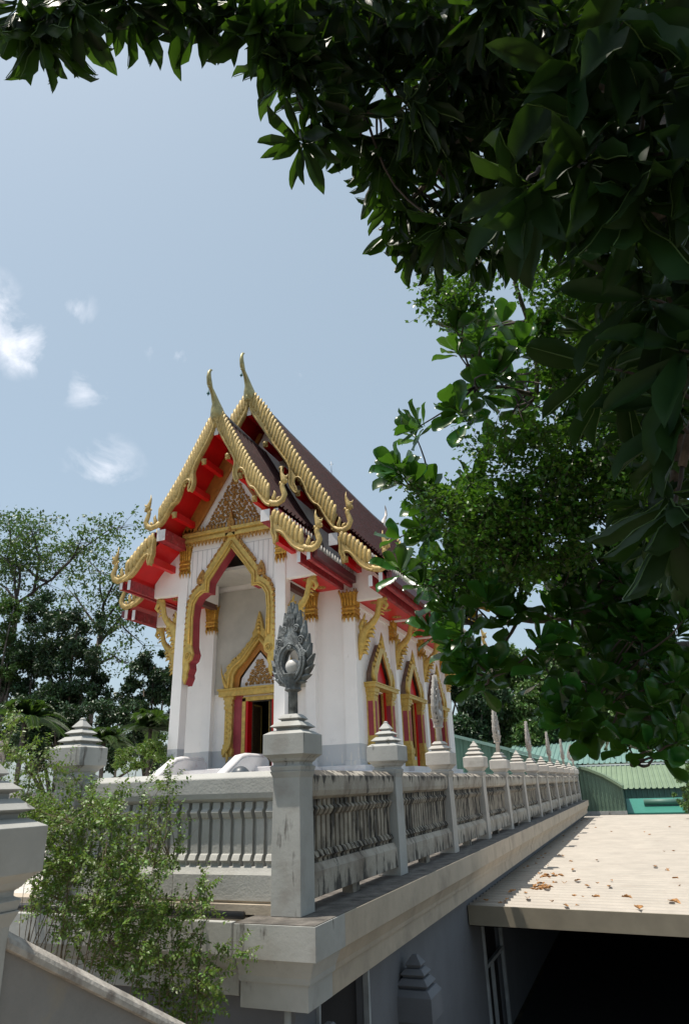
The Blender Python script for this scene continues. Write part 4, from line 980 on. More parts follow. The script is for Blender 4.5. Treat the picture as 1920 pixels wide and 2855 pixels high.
# ---- temple stairs with scroll banisters, stone ball
st=thing('temple_stairs','white temple stairs with two scroll-ended banisters in front of the porch','stairs',(XC,16,-1.05))
m=MB()
for i in range(9): m.box(X(-.85),X(.85),14.3+i*.24,16.6,-1.045,-1.045+.18*(i+1)-.03)
part(m,'step',whitetrim,st)
for s in (-1,1):
    m=MB()
    m.prism([(14.0,-1.04),(14.0,-.35),(15.2,.33),(16.05,.78),(16.35,.84),(17.35,.84),(17.5,.75),(17.5,.55),(17.35,.47),(16.55,.47),(16.3,.2),(16.3,-1.04)],X(s*.87),X(s*1.15),'x')
    m.tube([(X(s*1.01),14.0,-.3),(X(s*1.01),15.2,.37),(X(s*1.01),16.05,.82),(X(s*1.01),16.4,.87),(X(s*1.01),17.35,.87)],.06,8,2.4,upv=(1,0,0))
    part(m,'banister',whitetrim,st,.02)
m=MB(); m.sphere((-7.66,13.0,.27),.21,20,12); m.stack(-7.66,13,[(.25,-1.04),(.25,-.2),(.15,-.05),(.12,.09)])
tag(m.build('stone_ball',mat('dark_stone',(.07,.085,.10),.4,noise_amt=.1)),'dark polished stone ball showing above the front balustrade coping','stone ball')
# ------------------------------------------------------------------ foliage
RS=np.random.RandomState(5)
def nrm(a): return a/np.maximum(np.linalg.norm(a,axis=-1,keepdims=True),1e-9)
def template(kind):
    if kind=='small': return np.array([(0,0,0),(.42,.5,.10),(1,0,-.06),(.42,-.5,.10)]),[(0,1,2),(0,2,3)]
    if kind=='quad': return np.array([(0,-.32,0),(.55,-.5,.12),(1,.0,-.05),(.5,.5,.14)]),[(0,1,2,3)]
    if kind=='lance': U=[0,.10,.25,.45,.65,.82,.93,1.0]; W=[.05,.15,.30,.44,.50,.40,.22,.01]
    if kind=='ob': U=[0,.08,.22,.42,.62,.78,.90,.97,1.0]; W=[.04,.08,.20,.36,.47,.50,.40,.22,.05]
    vs=[];fs=[]
    for i,(u,w_) in enumerate(zip(U,W)):
        dz=-.14*u*u+.03*math.sin(u*9)
        for s in (-1,0,1): vs.append((u,s*w_,dz+(abs(s)*w_*.26)+(.025*math.sin(u*23+s)if s else 0)))
    for i in range(len(U)-1):
        for j in range(2): a=i*3+j; fs.append((a,a+1,a+4,a+3))
    return np.array(vs),fs
def leafmesh(name,m,P,D,Up,L,W,kind,parent=None,loc=None,smooth_=True):
    P=np.asarray(P,float);D=nrm(np.asarray(D,float));Up=np.asarray(Up,float)
    n=len(P); S=nrm(np.cross(Up,D)); Nn=np.cross(D,S)
    tv,tf=template(kind); L=np.broadcast_to(L,n)[:,None,None]; W=np.broadcast_to(W,n)[:,None,None]
    V=P[:,None,:]+D[:,None,:]*(tv[None,:,0:1]*L)+S[:,None,:]*(tv[None,:,1:2]*W)+Nn[:,None,:]*(tv[None,:,2:3]*L)
    k=len(tv); V=V.reshape(-1,3)
    off=np.zeros(3)
    if parent is not None:
        q=parent
        while q is not None: off+=np.array(q.location); q=q.parent
    V=V-off
    tf=np.array(tf); fl=tf.shape[1]; Fc=(tf[None]+(np.arange(n)*k)[:,None,None]).reshape(-1)
    nf=len(tf)*n
    me=bpy.data.meshes.new(name); me.vertices.add(len(V)); me.vertices.foreach_set('co',V.astype('f').ravel())
    me.loops.add(len(Fc)); me.loops.foreach_set('vertex_index',Fc.astype('i'))
    me.polygons.add(nf); me.polygons.foreach_set('loop_start',np.arange(nf,dtype='i')*fl); me.polygons.foreach_set('loop_total',np.full(nf,fl,dtype='i'))
    me.polygons.foreach_set('use_smooth',np.full(nf,smooth_)); me.update(calc_edges=True); me.materials.append(m)
    o=bpy.data.objects.new(name,me); col.objects.link(o)
    if parent is not None: o.parent=parent
    return o
def inpoly(x,y,poly):
    c=False;n=len(poly)
    for i in range(n):
        x1,y1=poly[i];x2,y2=poly[(i+1)%n]
        if (y1>y)!=(y2>y) and x<(x2-x1)*(y-y1)/(y2-y1)+x1: c=not c
    return c
def samp(poly,n,rnd):
    xs=[p[0] for p in poly];ys=[p[1] for p in poly];o=[]
    while len(o)<n:
        x=rnd.uniform(min(xs),max(xs));y=rnd.uniform(min(ys),max(ys))
        if inpoly(x,y,poly): o.append((x,y))
    return o
def cluster(c,axis,n,L,W,rnd,t0,t1,grav=0.,coll=None):
    a=Vector(axis).normalized(); b=a.orthogonal().normalized(); d=a.cross(b); ph=rnd.uniform(0,6.28)
    for i in range(n):
        u=i/max(1,n-1); th=ph+i*2.39996+rnd.uniform(-.25,.25); t=R(t0+(t1-t0)*u+rnd.uniform(-10,10))
        pr=b*math.cos(th)+d*math.sin(th)
        dr=a*math.cos(t)+pr*math.sin(t)+Vector((0,0,-grav*rnd.uniform(.6,1.4)))
        dr.normalize(); s=rnd.uniform(.72,1.1)
        up=a+Vector((rnd.uniform(-.35,.35),rnd.uniform(-.35,.35),rnd.uniform(-.35,.35)))
        p=Vector(c)-a*(L*.25*u)+dr*.012
        coll[0].append(tuple(p)); coll[1].append(tuple(dr)); coll[2].append(tuple(up)); coll[3].append(L*s); coll[4].append(W*s*rnd.uniform(.85,1.15))
def curve(a,b,rnd,bend=.15,n=7,sag=0):
    a=Vector(a);b=Vector(b);l=(b-a).length; o=Vector((rnd.uniform(-1,1),rnd.uniform(-1,1),rnd.uniform(-1,1)))*l*bend; o2=Vector((rnd.uniform(-1,1),rnd.uniform(-1,1),rnd.uniform(-1,1)))*l*bend*.4
    return [a.lerp(b,i/(n-1))+o*math.sin(pi*i/(n-1))+o2*math.sin(2*pi*i/(n-1))+Vector((0,0,-sag*l*math.sin(pi*i/(n-1)))) for i in range(n)]
def broadtree(name,label,cat,trunk,limbs,centres,L,W,kind,m,rnd,nleaf,t0,t1,grav,axisfn,extra=None,group=None,twr=.006,veins=False,yellow=0):
    """trunk/limbs: polylines of points with radii; every leaf cluster hangs on a twig from the nearest limb node"""
    t=thing(name,label,cat,trunk[0][0],group)
    mb=MB(); nodes=[]
    mb.tube([p for p,r in trunk],[r for p,r in trunk],10); part(mb,'trunk',bark,t)
    mb=MB()
    for lb in limbs:
        pts=[]; 
        for i in range(len(lb)-1):
            c=curve(lb[i][0],lb[i+1][0],rnd,.06,6); pts+=[(c[j],lb[i][1]+(lb[i+1][1]-lb[i][1])*j/6) for j in range(6 if i==len(lb)-2 else 5)]
        mb.tube([p for p,r in pts],[r for p,r in pts],8); nodes+=[p for p,r in pts]
    part(mb,'limb',bark,t)
    mb=MB(); coll=([],[],[],[],[]); ycoll=([],[],[],[],[])
    arr=np.array([tuple(p) for p in nodes])
    for c in centres:
        c=Vector(c); d=np.linalg.norm(arr-np.array(c),axis=1); 
        j=int(np.argmin(d)); a=nodes[j]; 
        ax=axisfn(c,a,rnd)
        cv=curve(a,c,rnd,.10,7); mb.tube(cv,[twr*1.6-(twr*.8)*i/6 for i in range(7)],5)
        cluster(c,ax,rnd.randint(*nleaf),L,W,rnd,t0,t1,grav,ycoll if rnd.random()<yellow else coll)
    part(mb,'twigs',twig,t)
    o=leafmesh('crown',m,coll[0],coll[1],coll[2],np.array(coll[3]),np.array(coll[4]),kind,t)
    if yellow and ycoll[0]:
        k=min(len(ycoll[0]),60); idx=list(range(0,len(ycoll[0])))[::3][:9]
        # only a few leaves turned yellow; the rest of those clusters stay green
        rest=[i for i in range(len(ycoll[0])) if i not in idx]
        leafmesh('crown_tips',m,*[[ycoll[q][i] for i in rest] for q in range(3)],np.array([ycoll[3][i] for i in rest]),np.array([ycoll[4][i] for i in rest]),kind,t)
        leafmesh('yellow_leaves',yellowleaf,*[[ycoll[q][i] for i in idx] for q in range(3)],np.array([ycoll[3][i] for i in idx]),np.array([ycoll[4][i] for i in idx]),kind,t)
    if veins:   # pale midribs
        Pn=np.array(coll[0]);Dn=nrm(np.array(coll[1]));Ln=np.array(coll[3]); Un=np.array(coll[2]); Sn=nrm(np.cross(Un,Dn)); Nn=np.cross(Dn,Sn)
        n=len(Pn); vs=[];
        U=[0,.25,.5,.75,.95]; V=np.zeros((n,len(U)*3,3))
        for i,u in enumerate(U):
            dz=-.14*u*u+.03*math.sin(u*9); wv=.0035*(1-u*.8)
            cpt=Pn+Dn*(u*Ln)[:,None]+Nn*((dz)*Ln)[:,None]
            V[:,3*i]=cpt-Sn*wv-Nn*.0012; V[:,3*i+1]=cpt+Sn*wv-Nn*.0012; V[:,3*i+2]=cpt-Nn*.004
        q=t; off=np.array(t.location)
        V=(V-off).reshape(-1,3); F=[]
        base=[]
        for i in range(len(U)-1):
            a=3*i; base+= [(a,a+2,a+5,a+3),(a+2,a+1,a+4,a+5)]
        base=np.array(base); Fc=(base[None]+(np.arange(n)*15)[:,None,None]).reshape(-1); nf=len(base)*n
        me=bpy.data.meshes.new('midribs'); me.vertices.add(len(V)); me.vertices.foreach_set('co',V.astype('f').ravel()); me.loops.add(len(Fc)); me.loops.foreach_set('vertex_index',Fc.astype('i')); me.polygons.add(nf); me.polygons.foreach_set('loop_start',np.arange(nf,dtype='i')*4); me.polygons.foreach_set('loop_total',np.full(nf,4,dtype='i')); me.update(calc_edges=True); me.materials.append(vein)
        ov=bpy.data.objects.new('midribs',me); col.objects.link(ov); ov.parent=t
    return t
rn=random.Random(21)
# --- D: overhanging tree with long leaves, close above the viewer
silh=[(105,95,3.0),(150,60,3.05),(60,40,3.1),(208,18,3.0),(160,20,3.15),(290,-30,3.1),(361,12,3.0),(551,12,3.0),(490,20,3.0),(610,-20,3.1),(655,30,3.0),(722,61,2.9),(796,153,3.0),(765,104,2.9),(838,392,2.9),(869,245,3.0),(790,30,3.1),(850,130,3.0),(900,350,3.1),(960,300,3.2),(1000,400,3.3),(1060,420,3.3),(1120,500,3.6),(1140,600,3.7),(1180,660,3.7),(1110,640,3.8),(1240,620,3.6),(900,60,3.2),(960,170,3.2),(1100,560,3.6),(1170,560,3.7),(1210,700,3.8),(1150,690,3.8),(1290,640,3.6),(1320,700,3.7),(1260,560,3.6),(1380,690,3.7),(1060,480,3.4),(1120,420,3.4)]
poly=[(720,-60),(760,90),(850,260),(1000,330),(1090,430),(1130,560),(1240,640),(1330,640),(1920,640),(1990,300),(1990,-60)]
silh+=[(x,y,rn.uniform(2.9,4.2)) for x,y in samp(poly,150,rn)]
polyr=[(1500,550),(1990,550),(1990,1700),(1850,1700),(1780,1300),(1600,900)]
silh+=[(x,y,rn.uniform(3.0,3.8)) for x,y in samp(polyr,42,rn)]
cen=[at(*s) for s in silh]
# unseen crown clusters added above and behind the view to shade the leaves below
def inframe(v,mg=40):
    d=v.dot(F_)
    if d<=.05: return None
    return (960+FPX*v.dot(CR)/d,1427.5-FPX*v.dot(CU)/d)
k=0
while k<240:
    v=Vector((rn.uniform(-2.6,3.6),rn.uniform(-2.0,2.9),rn.uniform(3.4,5.6)))
    q=inframe(v)
    if q and -140<q[0]<2060 and -300<q[1]<2990 and not inpoly(q[0],q[1],[(900,-400),(950,60),(1150,300),(1250,520),(2100,520),(2100,-400)]): continue
    cen.append(v); k+=1
def axD(c,a,r): 
    v=(c-a); v=v.normalized()*.6 if v.length>0 else Vector((0,0,1)); return v+Vector((r.uniform(-.4,.4),r.uniform(-.4,.4),.15))
V=Vector
trk=[(V((2.9,2.2,GZ)),.22),(V((2.85,2.3,-2)),.19),(V((2.7,2.3,0.4)),.17),(V((2.2,2.2,2.4)),.15)]
lim=[[(V((2.2,2.2,2.4)),.14),(at(1750,250,3.6),.06),(at(1480,120,3.6),.04),(at(1150,60,3.5),.028),(at(900,90,3.3),.018),(at(640,-20,3.2),.012),(at(360,-40,3.15),.009),(at(120,-30,3.1),.006)],
     [(at(1750,250,3.6),.06),(at(1500,330,3.6),.03),(at(1280,400,3.6),.02),(at(1140,560,3.7),.01)],
     [(at(1480,120,3.6),.04),(at(1240,240,3.5),.022),(at(1050,300,3.3),.014),(at(870,330,3.1),.008)],
     [(V((2.2,2.2,2.4)),.12),(at(1800,600,3.4),.05),(at(1880,1000,3.3),.03),(at(1870,1500,3.3),.015)],
     [(V((2.2,2.2,2.4)),.12),(V((1.0,1.0,4.2)),.07),(V((-.8,.4,4.6)),.03)],[(V((2.2,2.2,2.4)),.1),(V((2.0,3.5,4.4)),.05),(V((.8,3.6,5.2)),.02)]]
broadtree('overhanging_tree','dark tree with long drooping leaves overhanging the top of the photo','tree',trk,lim,cen,.205,.052,'lance',leafbig,rn,(11,15),30,105,.60,axD,twr=.004,veins=True)
# --- G: the nearest large leaves
rn=random.Random(4)
near=[(1602,185,2.3),(1644,455,2.2),(1467,513,2.3),(1766,581,2.2),(1871,185,2.3),(1898,975,2.2),(1680,1021,2.4),(1881,1140,2.3),(1880,1440,2.3),(1740,60,2.3),(1900,420,2.2),(1800,830,2.3),(1700,330,2.3)]
lim=[[(V((2.9,1.6,1.2)),.07),(at(1900,300,2.7),.03),(at(1640,230,2.5),.018),(at(1450,130,2.5),.01)],[(at(1900,300,2.7),.03),(at(1720,480,2.4),.014),(at(1500,470,2.4),.008)],[(V((2.9,1.6,1.2)),.07),(at(1990,900,2.5),.02),(at(1900,1300,2.4),.012)]]
broadtree('large_leaved_tree','nearest tree at the right edge with very large dark ribbed leaves','tree',[(V((3.0,1.5,GZ)),.13),(V((3.0,1.5,-1.5)),.11),(V((2.9,1.6,1.2)),.08)],lim,[at(*s) for s in near],.30,.088,'lance',leafnear,rn,(9,13),40,105,.55,axD,twr=.005,veins=True)
# --- E: almond tree with rounded leaves
rn=random.Random(9)
k=1.2245
sil=[(1055,735),(1035,745),(1090,790),(1040,800),(1125,850),(1110,880),(1160,760),(1180,800),(1215,760),(1250,790),(1040,935),(1060,960),(1100,905),(952,972),(945,990),(905,1070),(915,1088),(935,1105),(985,1120),(1000,1145),(960,1165),(990,1185),(970,1210),(905,1225),(910,1300),(960,1330),(1000,1380),(985,1440),(1030,1400),(1050,1440),(1030,1475),(1065,1520),(1080,1550),(1100,1565),(1120,1530),(1085,1490),(1050,1500),(1110,1370),(1140,1395),(1150,1420),(1230,1470),(1180,1380),(1260,1500),(1240,1520),(1225,1545),(1290,1590),(1320,1640),(1380,1670),(1430,1700),(1480,1710),(1540,1690),(1510,1720),(1290,1640),(1275,1625),(1350,1670),(1420,1650),(1340,1600) ]
cl_=[(x*k,y*k,rn.uniform(4.3,5.2)) for x,y in sil]
polys=[([(1040,740),(1100,1000),(1000,1160),(960,1340),(1050,1440),(1150,1400),(1240,1430),(1300,1590),(1568,1690),(1568,700),(1300,720)],150,(4.6,6.2)),([(1300,1250),(1240,1450),(1330,1590),(1568,1670),(1568,1150)],110,(4.4,5.8)),([(1350,800),(1300,1100),(1568,1300),(1568,700)],50,(5.2,6.5))]
for pl,n,(d0,d1) in polys:
    for x,y in samp(pl,n,rn):
        if (1150<x<1260 and 1030<y<1090) or (1130<x<1230 and 1310<y<1375): continue
        cl_.append((x*k,y*k,rn.uniform(d0,d1)))
A=lambda x,y,d:at(x*k,y*k,d)
trk=[(V((4.0,6.0,GZ)),.24),(V((3.9,5.9,-1)),.2),(V((3.4,5.6,1.2)),.17),(V((2.6,5.2,2.6)),.13)]
lim=[[(V((3.4,5.6,1.2)),.12),(A(1500,1480,5.4),.05),(A(1330,1390,5.2),.035),(A(1180,1410,5.0),.02),(A(1080,1420,4.9),.012)],
     [(V((2.6,5.2,2.6)),.12),(A(1450,1000,5.5),.05),(A(1300,1100,5.3),.035),(A(1120,1180,5.1),.02),(A(990,1150,4.9),.011)],
     [(A(1300,1100,5.3),.03),(A(1150,1250,5.1),.018),(A(1000,1330,4.9),.01)],
     [(V((2.6,5.2,2.6)),.10),(A(1400,820,5.6),.04),(A(1220,900,5.3),.02),(A(1080,880,5.0),.01)],
     [(A(1220,900,5.3),.02),(A(1170,640,5.1),.012)],
     [(V((3.4,5.6,1.2)),.10),(A(1500,1650,5.2),.04),(A(1380,1600,5.0),.02),(A(1260,1560,4.9),.01)],
     [(A(1180,1410,5.0),.014),(A(1110,1540,4.8),.007)],[(A(1500,1650,5.2),.03),(A(1450,1740,5.0),.01)]]
def axE(c,a,r):
    v=(c-a); v=v.normalized() if v.length>0 else Vector((0,0,1)); return v*.9+Vector((r.uniform(-.3,.3),r.uniform(-.3,.3),.75))
broadtree('almond_tree','broad tree with glossy rounded leaves hanging over the balustrade on the right','tree',trk,lim,[at(*s) for s in cl_],.195,.102,'ob',leafob,rn,(7,11),14,74,.06,axE,twr=.006,yellow=.012)
# --- F: fine-leaved creeper running through the almond tree
rn=random.Random(31)
band=[([(975,640),(1060,600),(1100,640),(1060,700),(985,715)],34,(4.6,5.0),.055),([(1180,610),(1400,540),(1430,700),(1400,780),(1230,740)],90,(4.7,5.3),.1),([(1290,300),(1430,280),(1400,480),(1300,440)],26,(5.2,5.8),.1),([(1040,990),(1200,960),(1330,990),(1480,1060),(1440,1180),(1300,1170),(1200,1110),(1100,1050)],130,(4.3,4.8),.1),([(950,1110),(1150,1130),(1300,1160),(1330,1260),(1150,1300),(1050,1210),(960,1160)],170,(4.2,4.6),.1),([(960,1270),(1150,1280),(1200,1330),(1100,1350),(1010,1340)],40,(4.6,4.9),.08),([(1380,960),(1560,900),(1568,1200),(1420,1250)],80,(4.3,4.9),.1),([(1220,780),(1420,760),(1450,960),(1250,940)],70,(4.5,5.2),.1),([(1400,560),(1568,620),(1568,760),(1420,740)],30,(4.8,5.4),.1)]
P_=[];D_=[];U_=[]
tw=MB()
for pl,n,(d0,d1),rad in band:
    for x,y in samp(pl,n,rn):
        c=A(x,y,rn.uniform(d0,d1)); a=Vector((rn.uniform(-1,1),rn.uniform(-1,1),rn.uniform(-.7,.5))).normalized(); ln=rn.uniform(.2,.45)
        cv=curve(c-a*ln/2,c+a*ln/2,rn,.15,6,.1); tw.tube(cv,.0016,3)
        for j in range(rn.randint(28,44)):
            p=cv[rn.randrange(6)]; dd=Vector((rn.gauss(0,1),rn.gauss(0,1),rn.gauss(0,1))).normalized()
            p=p+dd*rn.uniform(.005,rad)*.8+a*rn.uniform(-.04,.04)
            P_.append(tuple(p)); D_.append(tuple(dd+Vector((0,0,-.2)))); U_.append((rn.uniform(-.6,.6),rn.uniform(-.6,.6),1))
# trailing tendrils on the left
for (x0,y0,x1,y1) in ((985,640,955,700),(1000,700,930,735),(975,660,950,690),(1030,700,1040,730),(1240,700,1225,760),(1230,600,1215,640)):
    cv=curve(A(x0,y0,4.8),A(x1,y1,4.8),rn,.12,8); tw.tube(cv,.0013,3)
    for p in cv[1:]:
        for _ in range(2):
            dd=Vector((rn.gauss(0,1),rn.gauss(0,1),rn.gauss(0,1))).normalized(); P_.append(tuple(p)); D_.append(tuple(dd)); U_.append((0,0,1))
t=thing('creeper','bright fine-leaved creeper trailing through the broad-leaved tree on the right','climbing plant',(3.6,5.7,GZ))
st_=MB(); c=[V((3.9,5.7,GZ)),V((3.7,5.6,-1)),V((3.3,5.5,1.2)),V((2.4,5.1,2.5)),A(1400,1050,5.3),A(1200,1080,5.0)]; st_.tube(c,[.02,.018,.015,.012,.008,.004],6)
part(st_,'stem',bark,t); part(tw,'tendrils',twig,t)
n=len(P_); Ls=RS.uniform(.026,.046,n); leafmesh('leaves',leafvine,P_,D_,U_,Ls,Ls*.75,'small',t)
# --- shrub in front of the balustrade
rn=random.Random(12)
def shrub(name,label,poly,n,base,yr,nst,dens=1.0,size=(.024,.042)):
    t=thing(name,label,'shrub',(base[0],base[1],GZ),'leafy shrubs growing below the front balustrade')
    st_=MB(); P_=[];D_=[];U_=[]
    tops=samp(poly,n,rn); stems=[]
    for i in range(nst):
        x,y=tops[i]; v=ray(x,y); Y=rn.uniform(*yr); e=v*(Y/v.y)
        b=Vector((base[0]+rn.uniform(-.5,.5),base[1]+rn.uniform(-.3,.3),GZ)); 
        mid=Vector((b.x*.55+e.x*.45+rn.uniform(-.1,.1),b.y*.5+e.y*.5,(b.z+e.z)/2))
        cv=[]
        for j in range(13):
            u=j/12; cv.append(b*(1-u)**2+mid*2*u*(1-u)+e*u*u+Vector((rn.uniform(-.015,.015),rn.uniform(-.015,.015),0)))
        st_.tube(cv,[.012-.0105*j/12 for j in range(13)],5); stems.append(cv)
    nodes=[p for cv in stems for p in cv[4:]]; arr=np.array([tuple(p) for p in nodes])
    for x,y in tops:
        v=ray(x,y); Y=rn.uniform(*yr); e=v*(Y/v.y)
        j=int(np.argmin(np.linalg.norm(arr-np.array(e),axis=1))); a=nodes[j]
        cv=curve(a,e,rn,.12,7,-.05); st_.tube(cv,[.0035-.0022*q/6 for q in range(7)],4)
        d=(e-a); d=d.normalized() if d.length>.01 else Vector((0,0,1)); d=(d+Vector((rn.uniform(-.5,.5),rn.uniform(-.5,.5),.35))).normalized()
        for s in range(rn.randint(3,5)):
            dd=(d+Vector((rn.gauss(0,.6),rn.gauss(0,.6),rn.gauss(0,.5)))).normalized(); ln=rn.uniform(.10,.24); p0=e-d*rn.uniform(0,.18)
            st_.tube([p0,p0+dd*ln],[.0016,.0008],3)
            side=dd.orthogonal().normalized(); side=(Matrix.Rotation(rn.uniform(0,6.28),3,dd)@side)
            for q in range(rn.randint(9,15)):
                u=(q+1)/15; pp=p0+dd*ln*u*1.1; sg=1 if q%2 else -1
                P_.append(tuple(pp)); D_.append(tuple(dd*.5+side*sg+Vector((rn.gauss(0,.3),rn.gauss(0,.3),rn.gauss(0,.3)-.15)))); U_.append((rn.gauss(0,.35)-.1,rn.gauss(0,.35)-.2,1))
    part(st_,'stems',mat('shrub_stem',(.13,.10,.06),.8),t)
    n=len(P_); Ls=RS.uniform(size[0],size[1],n)*1.02; leafmesh('leaves',leafshrub,P_,D_,U_,Ls,Ls*.66,'small',t)
    return t
shrub('shrub','dense leafy shrub between the stair post and the front balustrade, widest of the shrubs',[(60,2200),(170,2250),(300,2220),(400,2270),(420,2420),(440,2560),(420,2700),(300,2700),(100,2520),(60,2300)],330,(-4.6,4.7),(4.5,5.5),30)
shrub('shrub','tall thin shrub with upright sprays in front of the left pyramid-capped post',[(0,2010),(60,1985),(120,2060),(250,2160),(330,2200),(300,2330),(60,2300),(0,2160)],70,(-5.6,4.9),(4.9,5.5),14)
shrub('shrub','thin straggling shrub spreading right to the cracked gutter beneath the corner post',[(400,2150),(500,2130),(470,2250),(560,2290),(480,2380),(600,2440),(590,2530),(520,2600),(610,2640),(700,2610),(660,2700),(560,2720),(640,2790),(540,2855),(380,2760),(400,2500)],115,(-3.7,4.9),(4.9,5.5),14)
# --- background trees
def farleaves(cs,n,rnd):
    P_=[]
    tot=sum(c[1]**2 for c in cs)
    for c,r in cs:
        k=int(n*r*r/tot)
        # broken up into sub-clumps so that the outline stays ragged
        subs=[]
        for _ in range(max(6,int(14))):
            v=np.array([rnd.gauss(0,1),rnd.gauss(0,1),rnd.gauss(0,1)]); v/=np.linalg.norm(v)+1e-9
            subs.append((np.array(c)+v*r*rnd.uniform(.45,1.0),r*rnd.uniform(.18,.42)))
        for _ in range(k):
            s,sr=subs[rnd.randrange(len(subs))]; v=np.array([rnd.gauss(0,1),rnd.gauss(0,1),rnd.gauss(0,1)]); v=v/(np.linalg.norm(v)+1e-9)*sr*rnd.random()**.45
            P_.append(s+v*np.array([1,1,.8]))
    return np.array(P_)
def fartree(label,base,cs,n,size,m,rnd,trunk_r=.2,name='tree',group=None,branches=None,cat='tree'):
    t=thing(name,label,cat,base,group)
    mb=MB(); b=Vector(base); top=Vector(cs[0][0]); tops=[Vector(c) for c,r in cs]
    mid=b.lerp(sum(tops,Vector())/len(tops),.55); mb.tube(curve(b,mid,rnd,.03,6),[trunk_r*(1-.08*i) for i in range(6)],8)
    part(mb,'trunk',bark,t)
    mb=MB()
    for e in tops+[Vector(x) for x in (branches or [])]:
        mb.tube(curve(mid,e,rnd,.07,8),[trunk_r*.55*(1-.11*i) for i in range(8)],5)
    part(mb,'branches',bark,t)
    P_=farleaves(cs,n,rnd); k=len(P_)
    D_=RS.normal(size=(k,3)); D_[:,2]-=.4; U_=RS.normal(size=(k,3))*.6; U_[:,2]+=1
    L_=RS.uniform(size*.7,size*1.2,k); leafmesh('crown',m,P_,D_,U_,L_,L_*.55,'small',t,smooth_=False)
    return t
rn=random.Random(77)
def gp(px,d):   # ground point under pixel column
    v=ray(px,2150); return (v.x*d/v.y,d,GZ)
def C(px,py,Y,rpx):
    v=ray(px,py); v=v*(Y/v.y); return (tuple(v),rpx*v.dot(F_)/FPX)
# two sparse, open trees
def sparse(label,Y,trunkpts,brs,size,n,m=leafbg):
    v=ray(*trunkpts[0]); b=v*(Y/v.y); b.z=GZ
    t=thing('tree',label,'tree',b,'trees behind the terrace on the left')
    W_=lambda x,y,dy=0:(lambda v:v*((Y+dy)/v.y))(ray(x,y))
    mb=MB(); pts=[b]+[W_(*p) for p in trunkpts]; r0=.22; mb.tube(pts,[r0*(1-.6*i/len(pts)) for i in range(len(pts))],7); part(mb,'trunk',bark,t)
    mb=MB(); P_=[]
    for br in brs:
        dy=rn.uniform(-1.5,1.5); pts=[W_(x,y,dy*i/len(br)) for i,(x,y) in enumerate(br)]
        full=[]
        for i in range(len(pts)-1): full+=curve(pts[i],pts[i+1],rn,.05,5)
        mb.tube(full,[.09*(1-.85*i/len(full)) for i in range(len(full))],5)
        for i in range(3,len(full)):
            for _ in range(3):
                e=full[i]+Vector((rn.gauss(0,.75),rn.gauss(0,.75),rn.gauss(.15,.6))); mb.tube([full[i],full[i].lerp(e,.5)+Vector((0,0,.08)),e],[.018,.012,.006],3)
                for _ in range(n):
                    P_.append(tuple(e+Vector((rn.gauss(0,.26),rn.gauss(0,.26),rn.gauss(-.05,.16)))))
    part(mb,'branches',twig,t)
    k=len(P_); D_=RS.normal(size=(k,3)); D_[:,2]-=.5; U_=RS.normal(size=(k,3))*.5; U_[:,2]+=1; L_=RS.uniform(size*.7,size*1.25,k)
    leafmesh('crown',m,P_,D_,U_,L_,L_*.6,'small',t,smooth_=False)
sparse('open sparse tree with thin forking branches rising above the dark trees at the left edge',26,[(15,1900),(35,1780),(50,1680)],
 [[(50,1680),(40,1590),(30,1490),(25,1440)],[(50,1680),(95,1650),(160,1600),(230,1530),(300,1480),(340,1470)],[(50,1680),(20,1640),(-20,1590)],[(48,1660),(56,1590),(46,1500),(70,1470)],[(95,1650),(110,1560),(100,1500),(90,1480)],[(160,1600),(200,1560),(230,1500)],[(130,1620),(70,1580),(0,1560)],[(50,1600),(10,1560),(-10,1520)]],.21,20)
sparse('tall slender tree with bare lower trunk left of the temple eaves',30,[(252,1990),(265,1860),(285,1730)],
 [[(285,1730),(290,1680),(280,1600),(250,1560)],[(275,1800),(330,1730),(380,1660),(390,1640)],[(285,1740),(330,1680),(350,1640)],[(280,1760),(230,1690),(190,1640)],[(285,1700),(320,1620),(330,1560)],[(270,1850),(320,1830),(350,1850)],[(280,1780),(340,1740),(400,1800)]],.21,17)
GL='trees behind the terrace on the left'
fartree('broad dark dense tree filling the left background below the sparse branches',gp(200,24),[C(140,1800,24,85),C(215,1760,24,75),C(90,1880,24,85),C(200,1880,24,95),C(120,1700,25,60),C(240,1840,24,65),C(60,1950,24,80),C(160,1960,24,80),C(260,1950,24,50)],30000,.19,leafdk,rn,.25,group=GL)
fartree('lighter green tree at the left edge beside the dark dense tree',gp(0,23),[C(10,1720,23,55),C(40,1690,23,40),C(-10,1800,23,60),C(20,1850,23,60)],7000,.16,leafbg,rn,.2,group=GL)
fartree('dark round tree just left of the temple column',gp(430,27),[C(430,1860,27,55),C(400,1920,27,60),C(460,1900,27,60),C(350,1960,26,60),C(440,1990,27,70),C(370,2040,26,70)],18000,.18,leafdk,rn,.2,group=GL)
fartree('dark thicket tree behind the pyramid-capped post',gp(120,22),[C(40,2020,21,80),C(150,2010,21,80),C(260,2010,22,75),C(330,2080,22,70),C(80,2110,20,70),C(230,2110,21,70),C(430,2100,24,60),C(160,2080,22,90),C(330,2020,23,70),C(90,2030,22,80)],26000,.17,leafdk,rn,.2,group=GL)
